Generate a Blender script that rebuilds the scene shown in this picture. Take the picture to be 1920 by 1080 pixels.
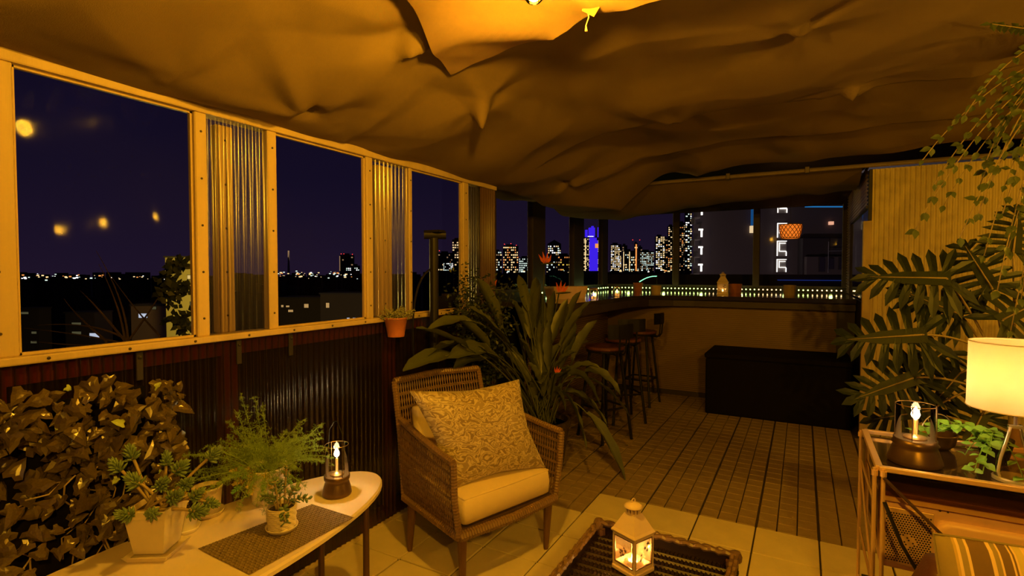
import bpy, math, random
from mathutils import Vector, Matrix, noise
random.seed(7)
PI = math.pi
V = Vector
C = bpy.context.scene.collection
for o in list(bpy.data.objects): bpy.data.objects.remove(o)

# ------------------------------------------------------------------ camera
FPX = 980.0; YAW = math.atan(545/980); PIT = math.atan(30/980); H = 1.4
cam = bpy.data.cameras.new('camera'); cam.sensor_width = 36; cam.lens = FPX/1920*36
cam.clip_start = 0.02; cam.clip_end = 5000
camo = bpy.data.objects.new('camera', cam); C.objects.link(camo)
camo.location = (0, 0, H); camo.rotation_euler = (PI/2-PIT, 0, YAW)
bpy.context.scene.camera = camo
FW = (-math.sin(YAW), math.cos(YAW)); RT = (math.cos(YAW), math.sin(YAW))
def ray(px, py):
    u = (px-960)/FPX; v = (540-py)/FPX
    a = math.cos(PIT)+v*math.sin(PIT); z = -math.sin(PIT)+v*math.cos(PIT)
    return V((FW[0]*a+RT[0]*u, FW[1]*a+RT[1]*u, z))
def atX(px, py, x): d = ray(px, py); return V((0, 0, H))+d*(x/d.x)
def atY(px, py, y): d = ray(px, py); return V((0, 0, H))+d*(y/d.y)
def atZ(px, py, z): d = ray(px, py); return V((0, 0, H))+d*((z-H)/d.z)
def atD(px, py, D): return V((0, 0, H))+ray(px, py)*D

# ------------------------------------------------------------------ colour management, world, main lights
sc = bpy.context.scene
sc.view_settings.view_transform = 'Standard'; sc.view_settings.look = 'None'
sc.view_settings.gamma = 1; sc.view_settings.use_curve_mapping = False
sc.view_settings.exposure = 0.0
W = bpy.data.worlds.new('night_sky'); sc.world = W; W.use_nodes = True
nt = W.node_tree; nt.nodes.clear()
wo = nt.nodes.new('ShaderNodeOutputWorld'); bg = nt.nodes.new('ShaderNodeBackground')
tc = nt.nodes.new('ShaderNodeTexCoord'); sp = nt.nodes.new('ShaderNodeSeparateXYZ')
cr = nt.nodes.new('ShaderNodeValToRGB'); ns = nt.nodes.new('ShaderNodeTexNoise')
mx = nt.nodes.new('ShaderNodeMix'); mx.data_type = 'RGBA'; mr = nt.nodes.new('ShaderNodeMapRange')
nt.links.new(tc.outputs['Generated'], sp.inputs[0]); nt.links.new(sp.outputs['Z'], cr.inputs[0])
el = cr.color_ramp.elements
el[0].position = 0.0; el[0].color = (0.022, 0.012, 0.036, 1)
el[1].position = 0.6; el[1].color = (0.005, 0.0035, 0.014, 1)
e = el.new(0.16); e.color = (0.012, 0.0075, 0.028, 1)
ns.inputs['Scale'].default_value = 2.2; ns.inputs['Detail'].default_value = 3
nt.links.new(tc.outputs['Generated'], ns.inputs['Vector'])
mr.inputs[1].default_value = .5; mr.inputs[2].default_value = .8; mr.inputs[3].default_value = 0; mr.inputs[4].default_value = .6
nt.links.new(ns.outputs[0], mr.inputs[0]); nt.links.new(mr.outputs[0], mx.inputs[0])
nt.links.new(cr.outputs[0], mx.inputs[6]); mx.inputs[7].default_value = (0.026, 0.014, 0.024, 1)
nt.links.new(mx.outputs[2], bg.inputs[0]); bg.inputs[1].default_value = 0.62
nt.links.new(bg.outputs[0], wo.inputs[0])

def light(name, kind, loc, power, col, radius=.03, parent=None, size=None, rot=None):
    l = bpy.data.lights.new(name, kind); l.energy = power; l.color = col
    if kind == 'AREA': l.size = size or 1
    else: l.shadow_soft_size = radius
    o = bpy.data.objects.new(name, l); C.objects.link(o); o.location = loc
    if rot: o.rotation_euler = rot
    if parent: o.parent = parent
    return o
WARM = (1.0, .475, .02)
AMB = (1.0, .62, .22)
BULB_POS = (-.652, 1.295, 2.168)

# ------------------------------------------------------------------ materials
MATS = {}
def mat(name, col, rough=.6, metal=0, var=.18, scale=20, bump=0, bscale=60, trans=0, coat=0, emit=None, estr=0, stretch=None, spec=.5):
    if name in MATS: return MATS[name]
    m = bpy.data.materials.new(name); m.use_nodes = True; t = m.node_tree
    b = t.nodes['Principled BSDF']
    b.inputs['Roughness'].default_value = rough; b.inputs['Metallic'].default_value = metal
    b.inputs['Coat Weight'].default_value = coat; b.inputs['Specular IOR Level'].default_value = spec
    tcn = t.nodes.new('ShaderNodeTexCoord'); src = tcn.outputs['Object']
    if stretch:
        mp = t.nodes.new('ShaderNodeMapping'); mp.inputs['Scale'].default_value = stretch
        t.links.new(src, mp.inputs[0]); src = mp.outputs[0]
    if var:
        n = t.nodes.new('ShaderNodeTexNoise'); n.inputs['Scale'].default_value = scale; n.inputs['Detail'].default_value = 4
        t.links.new(src, n.inputs['Vector'])
        x = t.nodes.new('ShaderNodeMix'); x.data_type = 'RGBA'
        x.inputs[6].default_value = tuple(c*(1-var) for c in col)+(1,)
        x.inputs[7].default_value = tuple(min(1, c*(1+var)) for c in col)+(1,)
        t.links.new(n.outputs[0], x.inputs[0]); t.links.new(x.outputs[2], b.inputs['Base Color'])
    else: b.inputs['Base Color'].default_value = tuple(col)+(1,)
    if bump:
        n2 = t.nodes.new('ShaderNodeTexNoise'); n2.inputs['Scale'].default_value = bscale; n2.inputs['Detail'].default_value = 3
        t.links.new(src, n2.inputs['Vector'])
        bp = t.nodes.new('ShaderNodeBump'); bp.inputs['Strength'].default_value = bump; bp.inputs['Distance'].default_value = .01
        t.links.new(n2.outputs[0], bp.inputs['Height']); t.links.new(bp.outputs[0], b.inputs['Normal'])
    if trans: b.inputs['Transmission Weight'].default_value = trans
    if emit:
        b.inputs['Emission Color'].default_value = tuple(emit)+(1,); b.inputs['Emission Strength'].default_value = estr
    MATS[name] = m; return m
def clearmat(name, tint=(1, 1, 1), gloss=.06, rough=.02, fres=1.45, diff=0, dcol=(.5, .4, .3), wav=0):
    if name in MATS: return MATS[name]
    m = bpy.data.materials.new(name); m.use_nodes = True; t = m.node_tree; t.nodes.clear()
    out = t.nodes.new('ShaderNodeOutputMaterial')
    tr = t.nodes.new('ShaderNodeBsdfTransparent'); tr.inputs[0].default_value = tuple(tint)+(1,)
    gl = t.nodes.new('ShaderNodeBsdfGlossy'); gl.inputs['Roughness'].default_value = rough
    gl.inputs['Color'].default_value = (1, 1, 1, 1)
    fr = t.nodes.new('ShaderNodeFresnel'); fr.inputs[0].default_value = fres
    geo = t.nodes.new('ShaderNodeNewGeometry'); tcn = t.nodes.new('ShaderNodeTexCoord')
    if wav:
        n2 = t.nodes.new('ShaderNodeTexNoise'); n2.inputs['Scale'].default_value = 2.5; n2.inputs['Detail'].default_value = 2
        t.links.new(tcn.outputs['Object'], n2.inputs['Vector'])
        bp = t.nodes.new('ShaderNodeBump'); bp.inputs['Strength'].default_value = wav; bp.inputs['Distance'].default_value = .05
        t.links.new(n2.outputs[0], bp.inputs['Height']); t.links.new(bp.outputs[0], gl.inputs['Normal']); 
    m1 = t.nodes.new('ShaderNodeMixShader')
    last = tr.outputs[0]
    if diff:
        df = t.nodes.new('ShaderNodeBsdfDiffuse'); df.inputs[0].default_value = tuple(dcol)+(1,)
        m0 = t.nodes.new('ShaderNodeMixShader'); m0.inputs[0].default_value = diff
        t.links.new(tr.outputs[0], m0.inputs[1]); t.links.new(df.outputs[0], m0.inputs[2]); last = m0.outputs[0]
    t.links.new(fr.outputs[0], m1.inputs[0]); t.links.new(last, m1.inputs[1]); t.links.new(gl.outputs[0], m1.inputs[2])
    t.links.new(m1.outputs[0], out.inputs[0])
    MATS[name] = m; return m
def emat(name, col, s):
    if name in MATS: return MATS[name]
    m = bpy.data.materials.new(name); m.use_nodes = True; t = m.node_tree; t.nodes.clear()
    out = t.nodes.new('ShaderNodeOutputMaterial'); e = t.nodes.new('ShaderNodeEmission')
    e.inputs[0].default_value = tuple(col)+(1,); e.inputs[1].default_value = s
    t.links.new(e.outputs[0], out.inputs[0]); MATS[name] = m; return m
def stripemat(name, stops, axis=0, scale=1):
    m = bpy.data.materials.new(name); m.use_nodes = True; t = m.node_tree; b = t.nodes['Principled BSDF']
    b.inputs['Roughness'].default_value = .85
    tcn = t.nodes.new('ShaderNodeTexCoord'); s = t.nodes.new('ShaderNodeSeparateXYZ'); r = t.nodes.new('ShaderNodeValToRGB')
    t.links.new(tcn.outputs['UV'], s.inputs[0]); t.links.new(s.outputs[axis], r.inputs[0])
    r.color_ramp.interpolation = 'CONSTANT'
    e = r.color_ramp.elements
    e[0].position = 0; e[0].color = stops[0][1]+(1,); e[1].position = stops[1][0]; e[1].color = stops[1][1]+(1,)
    for p, c in stops[2:]:
        q = e.new(p); q.color = c+(1,)
    n = t.nodes.new('ShaderNodeTexNoise'); n.inputs['Scale'].default_value = 300
    bp = t.nodes.new('ShaderNodeBump'); bp.inputs['Strength'].default_value = .2; bp.inputs['Distance'].default_value = .002
    t.links.new(n.outputs[0], bp.inputs['Height']); t.links.new(bp.outputs[0], b.inputs['Normal'])
    t.links.new(r.outputs[0], b.inputs['Base Color']); MATS[name] = m; return m

# ------------------------------------------------------------------ mesh builder
class MB:
    def __init__(s): s.v = []; s.f = []; s.mi = []; s.uv = None; s.cur = 0; s.smooth = []; s.sm = False
    def add(s, vs, fs):
        n = len(s.v); s.v += [tuple(p) for p in vs]
        for f in fs: s.f.append(tuple(i+n for i in f)); s.mi.append(s.cur); s.smooth.append(s.sm)
        return s
    def box(s, a, b, M=None):
        (x0, y0, z0), (x1, y1, z1) = a, b
        vs = [V(p) for p in ((x0,y0,z0),(x1,y0,z0),(x1,y1,z0),(x0,y1,z0),(x0,y0,z1),(x1,y0,z1),(x1,y1,z1),(x0,y1,z1))]
        if M: vs = [M @ p for p in vs]
        return s.add(vs, [(0,3,2,1),(4,5,6,7),(0,1,5,4),(1,2,6,5),(2,3,7,6),(3,0,4,7)])
    def bbox(s, a, b, c=.005, M=None):
        """box with chamfered vertical and top edges"""
        (x0, y0, z0), (x1, y1, z1) = a, b
        def ring(i, z): return [V(p) for p in ((x0+i,y0+c+i*0,z),(x0+c,y0+i,z),(x1-c,y0+i,z),(x1-i,y0+c,z),(x1-i,y1-c,z),(x1-c,y1-i,z),(x0+c,y1-i,z),(x0+i,y1-c,z))]
        rs = [ring(c*.6, z0), ring(0, z0+c), ring(0, z1-c), ring(c*.6, z1)]
        vs = sum(rs, [])
        if M: vs = [M @ p for p in vs]
        fs = [tuple(range(7,-1,-1)), tuple(range(24,32))]
        for k in range(3):
            for i in range(8): j = (i+1) % 8; fs.append((k*8+i, k*8+j, k*8+8+j, k*8+8+i))
        return s.add(vs, fs)
    def tube(s, pts, r, n=6, cap=True, closed=False):
        pts = [V(p) for p in pts]; m = len(pts)
        rs = r if isinstance(r, (list, tuple)) else [r]*m
        vs = []; prev = None
        for i, p in enumerate(pts):
            if closed: d = pts[(i+1) % m]-pts[i-1]
            else: d = pts[min(i+1, m-1)]-pts[max(i-1, 0)]
            if d.length < 1e-9: d = V((0,0,1))
            d.normalize()
            if prev is None:
                a = V((0,0,1)) if abs(d.z) < .9 else V((1,0,0)); u = d.cross(a).normalized()
            else:
                u = prev-d*prev.dot(d)
                u = u.normalized() if u.length > 1e-6 else d.orthogonal().normalized()
            prev = u; w = d.cross(u)
            for k in range(n):
                t = 2*PI*k/n; vs.append(p+(u*math.cos(t)+w*math.sin(t))*rs[i])
        fs = []
        for i in range(m if closed else m-1):
            for k in range(n):
                a = i*n+k; b = i*n+(k+1) % n; c = ((i+1) % m)*n+(k+1) % n; d_ = ((i+1) % m)*n+k
                fs.append((a, b, c, d_))
        if cap and not closed: fs += [tuple(range(n-1,-1,-1)), tuple((m-1)*n+k for k in range(n))]
        return s.add(vs, fs)
    def lathe(s, prof, n=20, c=(0,0,0), M=None, cap=True):
        vs = []; fs = []
        for r, z in prof:
            for k in range(n):
                t = 2*PI*k/n; p = V((c[0]+r*math.cos(t), c[1]+r*math.sin(t), c[2]+z)); vs.append(M @ p if M else p)
        for i in range(len(prof)-1):
            for k in range(n): fs.append((i*n+k, i*n+(k+1) % n, (i+1)*n+(k+1) % n, (i+1)*n+k))
        if cap:
            if prof[0][0] > 1e-4: fs.append(tuple(range(n-1,-1,-1)))
            if prof[-1][0] > 1e-4: fs.append(tuple((len(prof)-1)*n+k for k in range(n)))
        return s.add(vs, fs)
    def grid(s, fn, nu, nv):
        vs = [fn(i/nu, j/nv) for j in range(nv+1) for i in range(nu+1)]
        fs = [(j*(nu+1)+i, j*(nu+1)+i+1, (j+1)*(nu+1)+i+1, (j+1)*(nu+1)+i) for j in range(nv) for i in range(nu)]
        return s.add(vs, fs)
    def spindle(s, a, b, r, n=5, fat=.5):
        a, b = V(a), V(b); return s.tube([a, a.lerp(b, .25), a.lerp(b, fat+.1), a.lerp(b, .88), b], [r*.35, r*.8, r, r*.6, r*.08], n, cap=False)
    def mesh(s, name, mats, smooth=False):
        me = bpy.data.meshes.new(name); me.from_pydata(s.v, [], s.f)
        ms = mats if isinstance(mats, (list, tuple)) else [mats]
        for m in ms: me.materials.append(m)
        if len(ms) > 1: me.polygons.foreach_set('material_index', s.mi)
        if smooth: me.polygons.foreach_set('use_smooth', [True]*len(s.f))
        elif any(s.smooth): me.polygons.foreach_set('use_smooth', s.smooth)
        me.update(); return me
def obj(name, mb, m, parent=None, smooth=False, loc=None, kind=None, label=None):
    me = mb.mesh(name, m, smooth) if isinstance(mb, MB) else mb
    o = bpy.data.objects.new(name, me); C.objects.link(o)
    if parent: o.parent = parent
    if loc is not None: o.location = loc
    if kind: o['kind'] = kind
    if label: o['label'] = label
    return o
def thing(name, label, cat, loc=(0,0,0), rz=0, group=None):
    o = bpy.data.objects.new(name, None); C.objects.link(o); o.empty_display_size = .1
    o.location = loc; o.rotation_euler = (0, 0, rz); o['label'] = label; o['category'] = cat
    if group: o['group'] = group
    return o
def tag(o, label, cat, group=None, kind=None):
    o['label'] = label; o['category'] = cat
    if group: o['group'] = group
    if kind: o['kind'] = kind
    return o
def struct(o, label=None, cat=None):
    o['kind'] = 'structure'
    if label: o['label'] = label; o['category'] = cat
    return o
def sempty(name, label=None, cat=None):
    o = bpy.data.objects.new(name, None); C.objects.link(o); o.empty_display_size = .1
    return struct(o, label, cat)
def curve(p0, p1, p2, n=8):
    p0, p1, p2 = V(p0), V(p1), V(p2)
    return [p0*(1-t)**2+p1*2*t*(1-t)+p2*t*t for t in (i/n for i in range(n+1))]

# materials used
M_wood = mat('pale_pine', (.56, .42, .21), .6, var=.3, scale=9, stretch=(1, 1, .12), bump=.3, bscale=40)
M_wood_d = mat('dark_painted_wood', (.045, .032, .028), .55, var=.3, scale=9, bump=.2)
M_redwood = mat('reddish_stained_wood', (.26, .12, .045), .6, var=.3, scale=8, stretch=(1, 1, .2))
M_screw = mat('screw_steel', (.10, .08, .07), .45, .8, var=0)
M_black = mat('black_metal', (.010, .009, .009), .5, .0, var=.1, spec=.3)
M_blackp = mat('black_pillar', (.02, .016, .014), .6, var=.2)
M_tarp = mat('tan_mesh_tarp', (.20, .135, .05), .8, var=.14, scale=3, bump=.25, bscale=320)
M_tile = mat('pale_ceramic_tile', (.78, .66, .38), .62, var=.16, scale=7, bump=.15, bscale=90)
M_slat = mat('weathered_deck', (.34, .245, .125), .62, var=.3, scale=12, bump=.3, bscale=70)
M_under = mat('floor_base', (.06, .045, .03), .9, var=.2)
M_soil = mat('potting_soil', (.06, .035, .02), .95, var=.4, bump=.6, bscale=120)
M_terra = mat('terracotta', (.52, .17, .06), .7, var=.12)
M_white = mat('white_glaze', (.78, .72, .62), .35, var=.05)
M_cream = mat('cream_ceramic', (.72, .62, .46), .45, var=.08)
M_flame = emat('flame', (1, .72, .35), 60)
M_flame2 = emat('candle_flame', (1, .62, .2), 30)
M_glass = clearmat('lamp_glass', (.98, .97, .94), fres=1.35)
M_brass = mat('brass', (.75, .50, .22), .28, .9, var=.05)
M_copper = mat('copper_rod', (.90, .62, .36), .32, .45, var=.04)
M_chrome = mat('polished_chrome', (.9, .85, .75), .2, .6, var=0)
M_bronze = mat('dark_bronze', (.14, .085, .035), .35, .7, var=.2)
M_green = mat('leaf_green', (.085, .12, .028), .45, var=.3, scale=12)
M_dgreen = mat('dark_leaf', (.022, .034, .010), .5, var=.3, scale=10)
M_bop = mat('strelitzia_leaf', (.075, .085, .022), .42, var=.25, scale=14)
M_ivy = mat('ivy_leaf', (.085, .060, .016), .22, var=.35, scale=9, coat=.4)
M_ivy2 = mat('young_ivy_leaf', (.38, .48, .10), .35, var=.2, scale=9)
M_stem = mat('pale_stem', (.36, .27, .12), .6, var=.2)
M_sed = mat('blue_green_succulent', (.16, .24, .10), .5, var=.25, scale=18)
M_gold = mat('golden_succulent', (.55, .42, .07), .5, var=.3, scale=18)
M_fern = mat('asparagus_fern_green', (.24, .36, .06), .6, var=.3, scale=18)
M_pothos = mat('bright_leaf', (.18, .42, .07), .35, var=.3, scale=20)

# ------------------------------------------------------------------ FLOOR
floor = obj('floor', MB().box((-2.75, -1.5, -.10), (3.0, 7.75, -.012)), M_under); struct(floor, 'terrace floor of square tiles in front and slatted deck tiles behind', 'floor')
GX = [-.505+.3*k for k in range(-5, 8)]
tm = []
for q in range(3):
    tm.append(MB().bbox((.004, .004, -.012), (.296, .296, -.0012*q), .003).mesh('tile', M_tile))
ny0 = 3.13-.3*9
for i in range(12):
    x = -2.005+.3*i
    for j in range(9):
        y = ny0+.3*j
        if j == 8 and x < -1.15: continue
        obj('tile', tm[random.randrange(3)], M_tile, floor, loc=(x, y, random.uniform(-.0005, .0005)))
# ragged strip of tile against the left wall and in front
for j in range(9): obj('tile', MB().bbox((-2.045, ny0+.3*j, -.012), (-2.007, ny0+.3*j+.298, 0), .003), M_tile, floor)
def slatmesh():
    m = MB()
    for k in range(3): m.bbox((.004, .003+.1*k, -.012), (.096, .097+.1*k, 0), .003)
    m.box((.008, 0, -.012), (.092, .3, -.003)); return m.mesh('deck_slat', M_slat)
sm_ = slatmesh()
for i in range(24):
    x = -2.005+.1*i
    for j in range(-1, 10):
        if j == -1 and x > -1.15: continue
        if j == 9 and x < -2.2: continue
        o = obj('deck_slat', sm_, M_slat, floor, loc=(x+(.0025 if i % 3 == 0 else -.0025 if i % 3 == 2 else 0), 3.13+.3*j, random.uniform(-.001, .0006)))
rest = MB()
for i in range(5):
    for j in range(8): rest.bbox((-2.6+.1*i+.1, 3.73+.3*j, -.012), (-2.6+.1*i+.196, 3.73+.3*j+.296, 0), .003)
obj('deck_slat_rest', rest, M_slat, floor, kind='stuff')
mm = MB()
for i in range(24):
    for j in range(7): mm.bbox((.404+.1*i, 3.133+.3*j, -.012), (.496+.1*i, 3.427+.3*j, 0), .003)
obj('deck_slat_margin', mm, M_slat, floor, kind='stuff')

# ------------------------------------------------------------------ corrugated sheets
def corr(mb, p0, p1, z0, z1, pitch=.032, amp=.006, nrm=(1, 0)):
    """vertical ribs between plan points p0 and p1"""
    d = V((p1[0]-p0[0], p1[1]-p0[1])); L = d.length; n = max(4, int(L/pitch*6))
    vs = []
    for i in range(n+1):
        s = L*i/n; off = amp*math.sin(2*PI*s/pitch)
        x = p0[0]+d.x*i/n+nrm[0]*off; y = p0[1]+d.y*i/n+nrm[1]*off
        vs += [(x, y, z0), (x, y, z1)]
    mb.add(vs, [(2*i, 2*i+2, 2*i+3, 2*i+1) for i in range(n)]); return mb
XW = -2.04
M_smoke = clearmat('smoked_corrugated_plastic', (.50, .25, .14), rough=.2, fres=1.6, diff=.10, dcol=(.05, .03, .016))
M_clearc = clearmat('clear_corrugated_plastic', (.86, .82, .84), rough=.22, fres=1.65, diff=.02, dcol=(.45, .36, .25))
M_pane = clearmat('clear_vinyl_pane', (.88, .86, .9), rough=.04, fres=1.07, wav=.05)
M_yel = mat('cream_corrugated_wall', (.66, .54, .25), .42, var=.10, scale=3)
wl = sempty('wall_left', 'low dark corrugated wall under the windows on the left', 'wall')
obj('corrugated_sheet', corr(MB(), (XW, -1.5), (XW, 3.38), 0.0, 1.125), M_smoke, wl, smooth=True, label='smoky brown corrugated sheet')
# framing behind the smoky sheet
m = MB().box((XW-.06, -1.5, 1.06), (XW-.012, 3.38, 1.125)); obj('rail', m, M_redwood, wl)
m = MB().box((XW-.06, -1.5, 0), (XW-.012, 3.38, .06)); obj('rail', m, M_redwood, wl)
for y in (.10, .58, 1.305, 2.27, 3.0): obj('post', MB().box((XW-.055, y-.035, .06), (XW-.012, y+.035, 1.06)), M_redwood, wl)
obj('backing_sheet', MB().box((XW-.09, -1.5, 0), (XW-.07, 3.38, 1.12)), mat('dark_backing', (.02, .014, .01), .9, var=0), wl)
# sill
s1 = struct(obj('trim_1', MB().bbox((XW-.06, -1.5, 1.126), (XW+.035, 3.1, 1.150), .004), M_wood), 'pale wooden sill along the top of the low wall', 'sill')
t2 = struct(obj('trim_2', MB().bbox((XW-.05, -1.5, 2.012), (XW+.02, 3.4, 2.052), .004), M_wood), 'pale wooden head rail over the left windows', 'rail')
for k in range(12):
    y = .7+.22*k
    if y < 3: obj('screw', MB().lathe([(.005, 0), (.005, .002), (.002, .004)], 8, M=Matrix.Translation((XW+.035, y, 1.138)) @ Matrix.Rotation(PI/2, 4, 'Y')), M_screw, s1)
# hooks / brackets seen at the top of the low wall
for y in (.96, 1.33, 1.58):
    m = MB().bbox((XW+.006, y-.011, 1.02), (XW+.014, y+.011, 1.12), .002)
    m.lathe([(.006, 0), (.006, .004), (.002, .007)], 8, M=Matrix.Translation((XW+.014, y, 1.10)) @ Matrix.Rotation(PI/2, 4, 'Y'))
    obj('bracket', m, M_blackp, wl)
# posts (vertical wooden battens)
def batten(y0, y1, z0=1.15, z1=2.012, d0=XW-.03, d1=XW+.012, m=M_wood, nm='trim_3', lab=''):
    o = struct(obj(nm, MB().bbox((d0, y0, z0), (d1, y1, z1), .004), m), lab, 'batten')
    for z in (1.22, 1.4, 1.58, 1.76, 1.94):
        if m is M_wood: obj('screw', MB().lathe([(.0045, 0), (.0045, .002), (.002, .004)], 8, M=Matrix.Translation((d1, (y0+y1)/2, z)) @ Matrix.Rotation(PI/2, 4, 'Y')), M_screw, o)
    return o
batten(.555, .642, nm='trim_3', lab='pale wooden batten left of the largest window, at the frame edge')
batten(1.165, 1.212, nm='trim_4', lab='pale wooden batten right of the largest window')
batten(1.475, 1.52, nm='trim_5', lab='pale wooden batten left of the second window')
batten(2.062, 2.107, nm='trim_6', lab='pale wooden batten right of the second window')
batten(2.405, 2.432, nm='trim_7', lab='pale wooden batten left of the narrow third window')
batten(2.965, 3.03, nm='trim_8', lab='pale wooden batten right of the narrow third window')
# posts behind the clear corrugated sheets
batten(1.285, 1.355, 1.15, 2.0, XW-.09, XW-.045, M_wood, 'trim_9', 'wooden post behind the clear corrugated sheet beside the largest window')
batten(2.20, 2.32, 1.15, 2.0, XW-.09, XW-.045, M_wood, 'trim_10', 'wooden post behind the clear corrugated sheet beside the third window')
for k, (a, b) in enumerate(((1.212, 1.475), (2.107, 2.405), (3.03, 3.19))):
    obj('clear_corrugated_sheet', corr(MB(), (XW, a), (XW, b), 1.15, 2.015), M_clearc, wl, smooth=True, label='clear corrugated sheet between battens')
# windows of the left wall
wn = [(.642, 1.165, 'largest vinyl window on the left, overlooking dark houses'), (1.52, 2.062, 'second vinyl window from the left, red-lit tower in it'), (2.432, 2.965, 'narrow third vinyl window behind the black post'), (-1.3, .555, 'window at the very left edge of the frame')]
for k, (a, b, lab) in enumerate(wn):
    w = sempty('window_%d' % (k+1), lab, 'window')
    obj('pane', MB().grid(lambda u, v: (XW-.012+.004*math.sin(u*7+v*3), a+(b-a)*u, 1.15+.862*v), 10, 10), M_pane, w, smooth=True)
    f = MB()
    for (p, q) in (((a, 1.15), (b, 1.158)), ((a, 2.004), (b, 2.012)), ((a, 1.15), (a+.008, 2.012)), ((b-.008, 1.15), (b, 2.012))):
        f.box((XW-.02, p[0], p[1]), (XW-.004, q[0], q[1]))
    obj('window_frame', f, M_wood, w)
# dark corrugated pillar and step out to the bay
pil = sempty('trim_11', 'dark corrugated pillar between the left wall and the bar bay', 'pillar')
obj('corrugated_cladding', corr(MB(), (XW+.004, 3.19), (XW+.004, 3.40), 0, 2.1), mat('brown_gloss_sheet', (.10, .055, .03), .22, var=.1), pil, smooth=True)
obj('pillar_core', MB().box((XW-.10, 3.19, 0), (XW-.01, 3.44, 2.2)), M_blackp, pil)
# step wall at y = 3.44 towards x=-2.6
struct(obj('wall_step', MB().box((-2.66, 3.40, 0), (XW-.05, 3.44, 1.16)), M_blackp), 'dark return wall where the bar bay steps outward', 'wall')
# bay: side wall x=-2.6, back wall y=7.6
wb = sempty('wall_bay', 'dark low walls under the bay windows around the bar', 'wall')
obj('side_panel', MB().box((-2.66, 3.44, 0), (-2.6, 7.66, 1.2)), M_blackp, wb)
obj('back_panel', MB().box((-2.6, 7.6, 0), (.52, 7.66, 1.2)), M_blackp, wb)
def post(x0, y0, x1, y1, z0, z1, nm, lab, m=M_wood_d): return struct(obj(nm, MB().bbox((x0, y0, z0), (x1, y1, z1), .004), m), lab, 'post')
k = 12
for (y0, y1, lab) in ((5.13, 5.45, 'wide dark post left of the blue tower'), (6.31, 6.66, 'dark post just left of the blue tower'), (7.42, 7.66, 'dark corner post right of the blue tower')):
    post(-2.66, y0, -2.59, y1, 1.2, 2.35, 'trim_%d' % k, lab); k += 1
for (x0, x1, lab) in ((-1.617, -1.53, 'dark post between the second and third bar window panes'), (-.58, -.50, 'dark post left of the stand-in wicker pendant'), (.42, .50, 'dark post at the right end of the bar windows')):
    post(x0, 7.59, x1, 7.66, 1.2, 2.27, 'trim_%d' % k, lab); k += 1
struct(obj('trim_%d' % k, MB().box((-2.66, 3.44, 2.26), (-2.58, 7.66, 2.40)), M_wood_d), 'dark header over the bay side windows', 'header'); k += 1
struct(obj('trim_%d' % k, MB().box((-2.58, 7.57, 2.245), (.55, 7.66, 2.42)), M_wood_d), 'dark header over the bar windows', 'header'); k += 1
n = 5
for (a, b, lab) in ((3.52, 5.13, 'bay side window showing warm lit towers'), (5.45, 6.31, 'bay side window left of the blue tower'), (6.66, 7.42, 'narrow bay side window showing the blue tower')):
    w = sempty('window_%d' % n, lab, 'window'); n += 1
    obj('pane', MB().grid(lambda u, v: (-2.62, a+(b-a)*u, 1.2+1.06*v), 6, 6), M_pane, w)
    for z in (1.2, 2.245): obj('window_frame', MB().box((-2.63, a, z), (-2.60, b, z+.02)), M_wood_d, w)
for (a, b, lab) in ((-2.58, -1.617, 'bar window framing the cream and orange towers'), (-1.53, -.58, 'bar window in front of the dark apartment block'), (-.50, .42, 'rightmost bar window behind the stand-in wicker pendant')):
    w = sempty('window_%d' % n, lab, 'window'); n += 1
    obj('pane', MB().grid(lambda u, v: (a+(b-a)*u, 7.62, 1.2+1.05*v), 6, 6), M_pane, w)
    for z in (1.2, 2.23): obj('window_frame', MB().box((a, 7.60, z), (b, 7.63, z+.02)), M_wood_d, w)
# right return wall x=.46 .. with horizontally ribbed sheet and a glass pane
wr = sempty('wall_return', 'narrow ribbed return wall at the right end of the bar', 'wall')
def hribs(mb, x, y0, y1, z0, z1, pitch=.032, amp=.006):
    n = int((z1-z0)/pitch*6); vs = []
    for i in range(n+1):
        z = z0+(z1-z0)*i/n; o = amp*math.sin(2*PI*z/pitch); vs += [(x+o, y0, z), (x+o, y1, z)]
    return mb.add(vs, [(2*i, 2*i+1, 2*i+3, 2*i+2) for i in range(n)])
M_rib = mat('brown_ribbed_sheet', (.26, .18, .09), .3, var=.1)
obj('ribbed_sheet', hribs(MB(), .47, 7.05, 7.6, 1.15, 2.3), M_rib, wr, smooth=True)
obj('ribbed_sheet', hribs(MB(), .47, 5.36, 7.05, 1.95, 2.3), M_rib, wr, smooth=True)
obj('lower_panel', MB().box((.46, 5.36, 0), (.50, 7.6, 1.13)), M_blackp, wr)
w = sempty('window_%d' % n, 'side pane at the right end of the bar with an added orange globe beyond', 'window')
obj('pane', MB().grid(lambda u, v: (.475, 5.36+1.69*u, 1.13+.82*v), 6, 6), M_pane, w)
obj('window_frame', MB().box((.462, 7.03, 1.13), (.49, 7.06, 1.94)), M_wood_d, w); obj('window_frame', MB().box((.462, 5.36, 1.94), (.49, 7.06, 1.96)), M_wood_d, w)
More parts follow.
